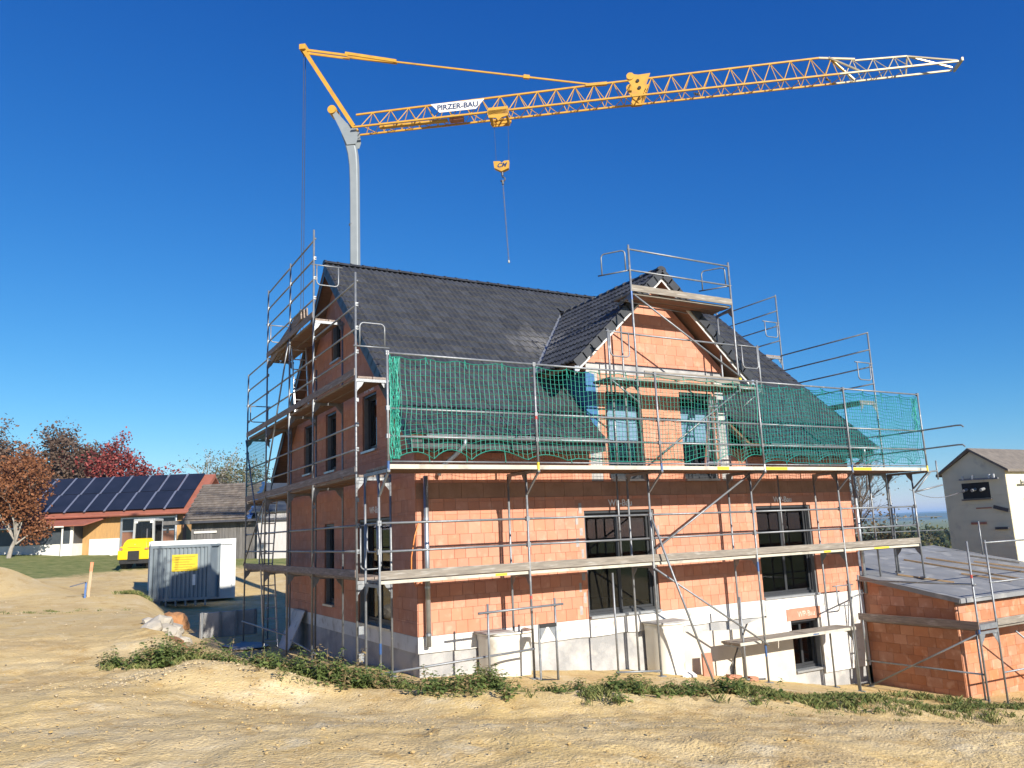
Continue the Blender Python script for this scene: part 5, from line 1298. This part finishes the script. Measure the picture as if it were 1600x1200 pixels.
wall = bp_('wall','barn_tan','box',(BL,0,.2),(0,8,BE+.05)); bp_('gable_wall','barn_tan','prism',[(0,.0,BE),(0,8,BE),(0,4,BR-.1)],(-.25,0,0)); bp_('gable_wall','barn_tan','prism',[(BL,.0,BE),(BL,8,BE),(BL,4,BR-.1)],(.25,0,0))
rf = bp_('roof','barn_roof','prism',[(BL-.3,-.7,BE-.12),(.75,-.7,BE-.12),(.75,4,BR),(BL-.3,4,BR)],(0,0,.12)); bp_('roof','barn_roof','prism',[(BL-.3,8.7,BE-.12),(.75,8.7,BE-.12),(.75,4,BR),(BL-.3,4,BR)],(0,0,.12))
bp_('gutter','barn_roof','tube',(BL-.3,-.78,BE-.12),(.75,-.78,BE-.12),.13,8,parent=rf); bp_('barge_board','barn_roof','prism',[(.78,-.75,BE-.32),(.78,4,BR-.22),(.78,4,BR+.14),(.78,-.75,BE+.02)],(.05,0,0),parent=rf)
sv = Vector((0,4.7,BR-BE+.12)).normalized(); nb = Vector((0,-sv.z,sv.y)); p0 = Vector((0,-.7,BE)); SL = math.hypot(4.7,BR-BE+.12)
for c in range(9):
    xa = .1-1.66*(c+1)-.05
    for r_ in range(2):
        a = p0+sv*(SL*.05+r_*SL*.47); b = p0+sv*(SL*.05+(r_+1)*SL*.47-.08); off = nb*.18
        q = [Vector((xa+.06,0,0))+a+off,Vector((xa+1.60,0,0))+a+off,Vector((xa+1.60,0,0))+b+off,Vector((xa+.06,0,0))+b+off]
        pn = bp_('solar_panel','solar','prism',q,nb*.04,parent=rf)
    e0 = p0+sv*SL*.03+nb*.2; e1 = p0+sv*SL*.5+nb*.2; e2 = p0+sv*SL*.99+nb*.2; jo = .16
    bp_('panel_rail','alu','bar',Vector((xa,0,0))+e0,Vector((xa,0,0))+e1,.16,.06,parent=rf); bp_('panel_rail','alu','bar',Vector((xa+jo*.6,0,0))+e1,Vector((xa+jo*.6,0,0))+e2,.16,.06,parent=rf)
bp_('white_plinth','barn_white','box',(-8.0,-.06,0),(-5.5,.05,2.75)); bp_('base_wall','barn_brown','box',(-5.35,-.05,.2),(-.9,.02,3.25))
wn = bp_('window','alu','box',(-5.45,-.1,4.28),(-.85,.0,4.40))
for x in (-5.45,-4.0,-2.45,-.95): bp_('mullion','alu','box',(x,-.12,.3),(x+.16,.0,4.28),parent=wn)
bp_('transom','alu','box',(-5.29,-.11,3.22),(-.95,.0,3.34),parent=wn)
for x in (-5.29,-3.84,-2.29): bp_('pane','glass','box',(x,-.06,3.34),(x+1.29,-.05,4.28),parent=wn); bp_('room_shade_sheet','barn_dark','box',(x,-.04,3.34),(x+1.29,-.03,4.28),parent=wn)  # dark sheet behind each pane stands in for the unlit room
bp_('downpipe','alu','tube',(-.75,-.3,.3),(-.75,-.3,4.5),.07,8); bp_('post','barn_brown','box',(-.1,-.5,.2),(.1,-.3,4.6))
# low annex in front of the left half
bp_('annex_wall','barn_white','box',(-18,-1.6,.2),(-8.6,-.0,2.45)); bp_('annex_band','barn_dark','box',(-18,-1.62,2.45),(-8.6,-.02,3.85)); bp_('annex_roof','barn_roof','prism',[(-18.4,-2.2,3.82),(-7.4,-2.2,3.82),(-6.4,0,4.5),(-18.4,0,4.5)],(0,0,.1)); bp_('annex_gutter','barn_white','tube',(-18.4,-2.25,3.8),(-9.0,-2.25,3.8),.06,8); bp_('downpipe','barn_white','tube',(-9.2,-2.0,1.0),(-9.2,-2.0,3.8),.07,8); bp_('corner_board','barn_white','box',(-8.75,-1.66,.2),(-8.55,-1.5,3.8))
# wooden shed
M['shed_tile'] = pmat('shed_tile',(.17,.145,.12),(.11,.09,.075),3,.9,rand=.2); M['shed_wood'] = pmat('shed_wood',(.16,.15,.14),(.10,.095,.09),2,.9,stretch=(7,7,.6),rand=.2); M['shed_pale'] = pmat('shed_pale',(.50,.48,.46),(.42,.40,.38),2,.9,stretch=(7,7,.6))
tfs = frame_at(2.7,48.4,0,R(-30)); sh = thing('shed','weathered grey wooden shed with a brown tiled roof behind the containers','shed',(2.7,48.4,1))
def sp2(nm,mt,*s,parent=None,**k): return part(nm,mt,parent or sh,*s,tf=tfs,**k)
SE,SR = 3.75,6.35; SX = 8.2
core = sp2('wall','shed_wood','box',(.05,.12,.2),(SX,6,SE+.05))
x = 0.; rgp = random.Random(2)
while x < SX: wd = rgp.uniform(.18,.26); sp2('plank','shed_wood','box',(x+.01,.06+rgp.uniform(0,.03),.2),(x+wd-.01,.125,SE-.05),parent=core); x += wd
sp2('gable','shed_wood','prism',[(0,.1,SE),(0,6,SE),(0,3,SR-.1)],(.2,0,0))
srf = sp2('roof','shed_tile','prism',[(-.35,-.6,SE-.15),(4.2,-.6,SE-.15),(4.2,3,SR),(-.35,3,SR)],(0,0,.1)); sp2('roof','shed_tile','prism',[(-.35,6.6,SE-.15),(4.2,6.6,SE-.15),(4.2,3,SR),(-.35,3,SR)],(0,0,.1))
sm_ = MB(tfs); sv2 = Vector((0,3.6,SR-SE+.15)).normalized(); nb2 = Vector((0,-sv2.z,sv2.y)); L2 = math.hypot(3.6,SR-SE+.15)
r_ = 0
while r_*.30 < L2-.1:
    c = 0
    while c*.24 < 4.5:
        a = Vector((-.35+c*.24+(.12 if r_%2 else 0),-.6,SE-.05))+sv2*r_*.30; b = a+sv2*.36; dx = Vector((.225,0,0)); sm_.prism([a+nb2*.07,a+dx+nb2*.07,b+dx+nb2*.02,b+nb2*.02],nb2*.03); c += 1
    r_ += 1
sm_.build('roof_tiles','shed_tile',srf,kind='stuff')
sp2('eave_board','shed_wood','box',(-1.9,-.75,SE-.32),(.2,.1,SE-.05)); sp2('eave_board','cable','box',(-.4,-.66,SE-.28),(SX,-.58,SE-.12))
sp2('pale_gable','shed_pale','box',(5.0,-.4,.2),(7.9,.1,SE+.4)); sp2('blue_edge','steel_blue','prism',[(4.2,-.6,SE-.1),(4.2,3,SR+.1),(4.6,3,SR+.1),(4.6,-.6,SE-.1)],(0,.05,.1)); sp2('side_roof','barn_dark','prism',[(4.6,-.6,SE+.3),(8.5,-.6,SE+.3),(8.5,3,SR),(4.6,3,SR)],(0,0,.1))
sp2('white_rail','barn_white','box',(.25,-.02,SE-1.0),(1.9,.05,SE-.85))

# ------------------------------------------------------------------ old transformer tower
M['tower_wall'] = pmat('tower_wall',(.76,.70,.50),(.68,.63,.45),1.5,.9,c3=(.56,.52,.39),s3=2,a3=(.6,.75)); M['tower_roof'] = pmat('tower_roof',(.19,.165,.14),(.12,.105,.09),5,.95,bump=.4,bscale=9)
tw = thing('transformer_tower','cream clad old transformer tower with insulators behind the garage','tower',(24,2.3,-2.8))
TX0,TX1,TY0,TY1,TZ0,TZ1,TZA = 22.72,26.2,1.12,3.42,-3.2,3.40,4.12
core = part('wall','tower_wall',tw,'box',(TX0+.03,TY0+.03,TZ0),(TX1,TY1-.03,TZ1)); 
z = TZ0
while z < TZ1-.01:
    z2 = min(z+.30,TZ1); part('cladding_board','tower_wall',core,'box',(TX0,TY0-.012,z+.004),(TX1,TY0+.03,z2-.001)); part('cladding_board','tower_wall',core,'box',(TX0-.012,TY0+.0,z+.004),(TX0+.03,TY1,z2-.001)); z = z2
part('gable','tower_wall',tw,'prism',[(TX0,TY0,TZ1),(TX0,TY1,TZ1),(TX0,(TY0+TY1)/2,TZA-.02)],(.2,0,0))
ym = (TY0+TY1)/2
for ya,s in ((TY0-.18,1),(TY1+.18,-1)):
    part('roof','tower_roof',tw,'prism',[(TX0-.12,ya,TZ1-.12),(TX1+.2,ya,TZ1-.12),(TX1+.2,ym,TZA+.03),(TX0-.12,ym,TZA+.03)],(0,0,.09))
part('window_niche','black',tw,'box',(TX0-.016,1.72,2.42),(TX0+.0,2.72,2.98)); part('niche_sill','tower_roof',tw,'box',(TX0-.08,1.68,2.36),(TX0-.0,2.76,2.41))
for yy in (1.9,2.22,2.54): part('insulator','sill',tw,'tube',(TX0-.03,yy,2.75),(TX0-.28,yy,2.70),.055,8); part('insulator_arm','cable',tw,'tube',(TX0,yy,2.72),(TX0-.34,yy,2.66),.02,6)
part('cross_arm','steel',tw,'bar',(TX0-.15,1.3,3.08),(TX0-.15,2.7,3.12),.06,.06)
for yy in (1.45,1.6,2.2,2.55): part('insulator','sill',tw,'tube',(TX0-.15,yy,3.1),(TX0-.15,yy,3.24),.045,8)
part('old_bracket','rust',tw,'box',(TX0-.03,1.75,2.05),(TX0-.013,2.3,2.09)); part('old_bracket','rust',tw,'box',(TX0-.05,2.0,1.5),(TX0-.013,2.55,1.58)); part('old_bracket','cable',tw,'bar',(TX0-.06,1.15,1.95),(TX0-.06,1.65,2.1),.05,.12); part('old_bracket','cable',tw,'bar',(TX0-.06,1.25,1.35),(TX0-.06,1.7,1.35),.05,.08); part('stain_plate','tower_roof',tw,'box',(TX0-.02,1.7,1.55),(TX0-.013,2.4,2.0)) if False else None
part('cross_arm','steel',tw,'bar',(TX0+.6,TY0-.2,2.9),(TX0+2.6,TY0-.2,2.95),.06,.06); part('bracket','cable',tw,'box',(TX0+.9,TY0-.1,2.3),(TX0+2.0,TY0-.02,2.36)); part('bracket','cable',tw,'box',(TX0+1.2,TY0-.1,1.9),(TX0+1.9,TY0-.02,1.96))
for xx in (.9,1.4,1.9,2.4): part('insulator','sill',tw,'tube',(TX0+xx,TY0-.2,2.92),(TX0+xx,TY0-.2,3.08),.05,8)
wr = MB(); wr.path([(TX0-.2,2.5,2.7)]+[(TX0-.2-1.6*t,2.6+1.0*t,2.7-.55*math.sin(math.pi*t*.7)+.6*t) for t in np.linspace(.1,1,8)],.012,5); wr.build('loose_wire','cable',tw)

# ------------------------------------------------------------------ trees
def tree(name,label,base,h,crown_c,crown_r,nleaf,lsize,bark,leaf,seed,trunk_r=.25,nlimb=9,twig=5,clump=.45,bare=False,group=None):
    rg = random.Random(seed); b = Vector(base); cc = Vector(crown_c); cr_ = Vector(crown_r)
    t = thing(name,label,'tree',b,group); mb = MB(); tips = []
    fork = b.lerp(Vector((cc.x,cc.y,cc.z-cr_.z*.7)),.9)
    mb.path([b-Vector((0,0,.3)),b.lerp(fork,.5)+Vector((rg.uniform(-.15,.15),rg.uniform(-.15,.15),0)),fork],[trunk_r*1.2,trunk_r*.9,trunk_r*.75],8)
    def rnd():
        while True:
            v = Vector((rg.uniform(-1,1),rg.uniform(-1,1),rg.uniform(-1,1)))
            if .25 < v.length < 1: return v
    def branch(p,q,r,lev):
        mid = p.lerp(q,.5)+Vector((rg.uniform(-1,1),rg.uniform(-1,1),rg.uniform(-.3,.8)))*(q-p).length*.13
        mb.path([p,mid,q],[r,r*.72,r*.45],5 if lev < 2 else 3); tips.append((q,lev)); 
        if lev < 3:
            for k in range(twig if lev else 4):
                f = rg.uniform(.3,1.); s = p.lerp(mid,f*2) if f < .5 else mid.lerp(q,f*2-1)
                dv = ((q-p).normalized()+Vector((rg.uniform(-1,1),rg.uniform(-1,1),rg.uniform(-.5,.9)))*.95).normalized()
                branch(s,s+dv*(q-p).length*rg.uniform(.35,.6),r*.42,lev+1)
    for k in range(nlimb):
        v = rnd(); q = cc+Vector((v.x*cr_.x,v.y*cr_.y,abs(v.z)*cr_.z*1.0 if rg.random()<.75 else v.z*cr_.z))*.8
        branch(fork-Vector((0,0,rg.random()*h*.08)),q,trunk_r*.45,0)
    mb.build('trunk',bark,t)
    lv = MB(); cl = [p for p,l in tips if l >= 1]
    for k in range(nleaf):
        c = rg.choice(cl); p = c+Vector([max(-1.5,min(1.5,rg.gauss(0,.9))) for _ in range(3)])*clump
        s = lsize*rg.uniform(.6,1.3); d = Vector((rg.uniform(-1,1),rg.uniform(-1,1),rg.uniform(-1,.6))).normalized(); e = d.cross(Vector((rg.uniform(-1,1),rg.uniform(-1,1),rg.uniform(-1,1)))).normalized()
        lv.add([p-d*s*.5,p+e*s*.32,p+d*s*.5,p-e*s*.32],[(0,1,2,3)])
    if nleaf: lv.build('crown',leaf,t)
    return t
M['bark'] = pmat('bark',(.16,.13,.11),(.10,.085,.07),4,.9); M['bark_pale'] = pmat('bark_pale',(.34,.31,.27),(.24,.215,.185),4,.9)
M['l_brown'] = leaf_mat('leaf_brown',(.085,.055,.042),(.19,.13,.09)); M['l_red'] = leaf_mat('leaf_red',(.17,.025,.026),(.36,.09,.075)); M['l_orange'] = leaf_mat('leaf_orange',(.17,.065,.028),(.31,.135,.06)); M['l_dark'] = leaf_mat('leaf_dark',(.018,.03,.014),(.045,.06,.022)); M['l_olive'] = leaf_mat('leaf_olive',(.07,.075,.03),(.16,.15,.06)); M['l_tan'] = leaf_mat('leaf_tan',(.14,.085,.03),(.24,.16,.07))
zb = hz(-6,78)
tree('tree','wide brown leaved tree behind the solar roof building',(-6.8,77,zb),10,(-6.4,77.2,8.6),(4.2,2.6,3.7),17000,.30,'bark','l_brown',11,.4,13)
tree('tree','brown tree at the far left edge behind the farm roof',(-10.2,78,zb),9,(-10.6,78,8.0),(2.8,2.4,3.4),10000,.30,'bark','l_brown',12,.35,9)
tree('tree','red leaved tree with open crown behind the solar roof',(-.6,76,zb),10,(-.5,76,8.6),(4.6,2.6,2.9),7500,.30,'bark','l_red',14,.35,11,clump=.4)
tree('tree','dark evergreen tree between the brown and the red tree',(-3.6,79,zb),8,(-3.4,79,7.9),(2.2,2,2.6),5000,.3,'bark','l_dark',15,.3,9)
tree('tree','small orange leaved tree with pale trunk on the grass bank at left edge',(-8.9,58.2,hz(-8.9,58.2)),5.5,(-8.4,57.9,5.2),(2.9,2.2,3.0),14000,.24,'bark_pale','l_orange',16,.16,12)
tree('tree','sparse half bare tree behind the shed roof',(6.9,66,1.5),8,(7.1,65.5,7.6),(2.3,2,2.6),1500,.20,'bark_pale','l_olive',17,.22,10,clump=.35)
tree('tree','sparse yellow green tree beside the gable scaffold top',(10.4,64,1.5),7,(10.2,63.5,6.9),(2.0,1.8,2.2),1800,.20,'bark_pale','l_olive',18,.2,9)
zr = hz(26,9)
tree('tree','leafless thorny tree behind the right end of the scaffold',(24.6,9.0,zr),6,(24.2,9.0,2.0),(2.9,2.2,2.3),160,.12,'bark','l_tan',19,.16,13,twig=6)
tree('shrub','tan leaved low shrub behind the garage roof',(25.5,8.3,zr),3,(25.4,8.3,-.2),(2.0,1.2,1.5),1500,.12,'bark','l_tan',20,.08,9)
tree('shrub','olive shrub right behind the garage roof beside the tower',(29.0,9.0,zr),3,(29.0,9.0,-.6),(2.2,1.2,1.5),1500,.13,'bark','l_olive',21,.08,9)
wood = MB(); rgw = random.Random(31)
for k in range(9000):
    x = rgw.uniform(70,230); y = 95+rgw.gauss(0,5)+(x-70)*.2; g0 = -6.0; z = g0+abs(rgw.gauss(0,.5))*5.5*(.6+.4*mnoise.noise(Vector((x*.07,3,0)))); s = rgw.uniform(.5,1.1)
    d = Vector((rgw.uniform(-1,1),rgw.uniform(-1,1),rgw.uniform(-1,1))).normalized(); e = d.cross(Vector((rgw.uniform(-1,1),rgw.uniform(-1,1),rgw.uniform(-1,1)))).normalized(); p = Vector((x,y,z)); wood.add([p-d*s,p+e*s*.7,p+d*s,p-e*s*.7],[(0,1,2,3)])
tag(wood.build('woodland','l_dark'),'dark belt of woodland beyond the garage on the right horizon','woodland',kind='stuff')

# ------------------------------------------------------------------ weeds, grass, stones
M['l_weed'] = leaf_mat('weed_leaf',(.06,.105,.03),(.24,.30,.09),.4); M['l_grass'] = leaf_mat('grass_blade',(.075,.12,.03),(.30,.29,.11),.3); M['l_dry'] = leaf_mat('dry_weed',(.20,.14,.06),(.34,.26,.13),.2)
def weeds(spots,seed,mb,dry=None):
    rg = random.Random(seed)
    for (x,y,h,n) in spots:
        z = hz(x,y)
        for s in range(n):
            hh = h*rg.uniform(.55,1.15); p = Vector((x+rg.gauss(0,.09),y+rg.gauss(0,.09),z-.02)); lean = Vector((rg.gauss(0,.5),rg.gauss(0,.5),1)).normalized()
            tgt = dry if (dry is not None and rg.random() < .18) else mb
            q = p+lean*hh; tgt.path([p,p.lerp(q,.6)+Vector((rg.gauss(0,.02),rg.gauss(0,.02),0)),q],[.005,.004,.002],3)
            m_ = int(hh/.035); a0 = rg.uniform(0,6)
            for k in range(2,m_+1):
                f = k/m_; c = p.lerp(q,f)
                for sd_ in (0,1):
                    a = a0+k*1.57+sd_*math.pi+rg.uniform(-.4,.4); L_ = (.115-.05*f)*rg.uniform(.6,1.3); d = Vector((math.cos(a),math.sin(a),rg.uniform(-.5,.35))).normalized(); e = d.cross(Vector((0,0,1))).normalized()*L_*.36
                    b = c+d*.015; tgt.add([b,b+d*L_*.45+e,b+d*L_+Vector((0,0,-.012)),b+d*L_*.45-e],[(0,1,2,3)])
def along(pts,n,spread,rg,h):
    out = []
    P = [Vector(p) for p in pts]; ls = [(b-a).length for a,b in zip(P,P[1:])]; tot = sum(ls)
    for _ in range(n):
        t = rg.random()*tot; i = 0
        while t > ls[i]: t -= ls[i]; i += 1
        c = P[i].lerp(P[i+1],t/ls[i]); x,y = c.x+rg.gauss(0,spread),c.y+rg.gauss(0,spread); dens = mnoise.noise(Vector((x*.9,y*.9,5)))
        if dens < -.2 and rg.random() < .85: continue
        out.append((x,y,h*max(.3,.72+.9*mnoise.noise(Vector((x*1.9,y*1.9,9)))+.5*(rg.random()-.4)),rg.randint(2,6)))
    return out
rg = random.Random(77); dry = MB()
w1 = MB(); weeds(along([(-5.0,1.55,0),(-4.4,1.35,0),(-3.8,1.45,0),(-3.45,1.1,0)],120,.24,rg,.42),1,w1,dry)
tag(w1.build('weeds','l_weed'),'patch of dark green weeds on the gravel heap at left','weeds',kind='stuff')
w2 = MB(); weeds(along([(-3.3,-.6,0),(-2.9,-1.2,0),(-2.05,-2.2,0),(-.9,-3.1,0),(.2,-3.75,0)],180,.32,rg,.33),2,w2,dry); weeds(along([(-2.4,-1.5,0),(-1.1,-2.6,0)],45,.22,rg,.46),3,w2,dry); weeds(along([(.2,-3.75,0),(2.0,-4.3,0),(3.6,-4.6,0)],260,.28,rg,.24),4,w2,dry); weeds(along([(3.6,-4.6,0),(9.5,-5.8,0),(12.5,-5.6,0)],240,.34,rg,.15),5,w2,dry)
tag(w2.build('weeds','l_weed'),'long belt of nettle like weeds along the crest before the house','weeds',kind='stuff')
tag(dry.build('dry_weeds','l_dry'),'dry brown stalks scattered among the green weeds','weeds',kind='stuff')
g = MB(); rg = random.Random(5)
def blades(x,y,n,h,sp):
    for _ in range(n):
        a,b = x+rg.gauss(0,sp),y+rg.gauss(0,sp); z = hz(a,b) if n < 4 else None
        yield a,b,h*rg.uniform(.5,1.3)
bl = []
def gline(pts,n,spread,h,per):
    for (x,y,_,_) in along(pts,n,spread,rg,1): bl.extend(blades(x,y,per,h,.07))
gline([(-3.2,-1.0,0),(-.9,-3.4,0),(1,-4.4,0)],130,.25,.09,20)
gline([(.5,-4.0,0),(2.9,-4.5,0),(5.4,-4.9,0)],330,.34,.12,26); gline([(5.0,-4.9,0),(7.8,-5.6,0),(9.5,-5.9,0),(12,-6.4,0)],330,.42,.10,24); gline([(9,-5,0),(12,-4.6,0),(16,-5,0)],120,.5,.09,24); gline([(-5,1.3,0),(-3.6,1.2,0)],40,.2,.13,24); gline([(11.6,-1.6,0),(12.2,-3.2,0)],30,.2,.14,24); gline([(3,-5.3,0),(9,-6.6,0)],60,.5,.06,16)
gline([(-3.4,22.2,0),(-2.6,22.6,0)],40,.25,.16,24); gline([(-7,17,0),(-4,17.5,0)],30,.5,.09,18)
bx = np.array([b[0] for b in bl]); by_ = np.array([b[1] for b in bl]); bz = height(bx,by_)
for (x,y,h),z in zip(bl,bz):
    a = rg.uniform(0,6.28); d = Vector((math.cos(a),math.sin(a),0)); wv = Vector((-d.y,d.x,0))*.0032; p = Vector((x,y,float(z)-.02)); q = p+Vector((0,0,h*.6))+d*h*.2; r_ = p+Vector((0,0,h*.9))+d*h*.6
    g.add([p-wv,p+wv,q+wv*.8,r_,q-wv*.8],[(0,1,2,3,4)])
tag(g.build('grass','l_grass'),'short patchy grass along the edge of the excavation','grass',kind='stuff')
# stones and clods lying on the soil
M['stones'] = pmat('stones',(.47,.38,.24),(.36,.28,.16),2.5,.95,rand=.3,bump=.3); M['clods'] = pmat('clods',(.44,.32,.15),(.38,.27,.12),2.5,.98,rand=.12,bump=.5,bscale=30)
bm = bmesh.new(); bmesh.ops.create_icosphere(bm,subdivisions=1,radius=1); iv = [v.co.copy() for v in bm.verts]; ifc = [tuple(v.index for v in f.verts) for f in bm.faces]; bm.free()
def scatter(name,label,mat,n,sz,area_fn,seed):
    rg = random.Random(seed); xs,ys = [],[]
    while len(xs) < n:
        x,y = area_fn(rg)
        if crest_sd(np.array([x]),np.array([y]))[0] > .25: continue
        if mnoise.noise(Vector((x*.7,y*.7,seed))) < -.15 and rg.random() < .8: continue
        xs.append(x); ys.append(y)
    zs = height(np.array(xs),np.array(ys)); mb = MB()
    for x,y,z in zip(xs,ys,zs):
        s = sz*min(2.6,math.exp(rg.gauss(0,.45))); o = Vector((rg.uniform(0,99),0,0)); rot = Matrix.Rotation(rg.uniform(0,6.28),3,'Z'); k = Vector((1,rg.uniform(.6,.95),rg.uniform(.4,.7)))
        mb.add([rot@Vector((v.x*k.x,v.y*k.y,v.z*k.z))*s*(1+.35*mnoise.noise(v*1.5+o))+Vector((x,y,float(z)+s*.12+.012)) for v in iv],ifc)
    tag(mb.build(name,mat,smooth=False),label,'stones' if 'ston' in name or 'grav' in name else 'soil',kind='stuff')
def near_area(rg):
    d = 5.2+10*rg.random()**1.3; a = YAW+rg.uniform(-.66,.66); return CAM.x+d*math.sin(a),CAM.y+d*math.cos(a)
def heap_area(rg): return rg.gauss(-4.2,1.0),rg.gauss(-1.3,1.1)
def left_area(rg): return rg.uniform(-9,-3.8),rg.uniform(-4,22)
scatter('gravel','fine gravel strewn over the foreground soil','stones',1500,.006,near_area,1)
scatter('soil_clods','clods of dry soil on the churned foreground','clods',1600,.010,near_area,2)
scatter('gravel','stones in the gravel heap in front of the left weeds','stones',900,.012,heap_area,3)
scatter('gravel','scattered stones on the bank at far left','stones',450,.013,left_area,4)

# ------------------------------------------------------------------ haze
hm = bpy.data.materials.new('haze'); hm.use_nodes = True; t = hm.node_tree; t.nodes.remove(t.nodes['Principled BSDF'])
pv = t.nodes.new('ShaderNodeVolumePrincipled'); pv.inputs['Color'].default_value = (.36,.62,1,1); pv.inputs['Density'].default_value = .00016; pv.inputs['Anisotropy'].default_value = .0
t.links.new(pv.outputs[0], t.nodes['Material Output'].inputs['Volume'])
hb_ = MB(); hb_.box((-5900,-1100,-24),(9600,7900,62)); o = hb_.build('haze',hm); tag(o,'thin blue haze lying over the far valley and hills','haze',kind='stuff')
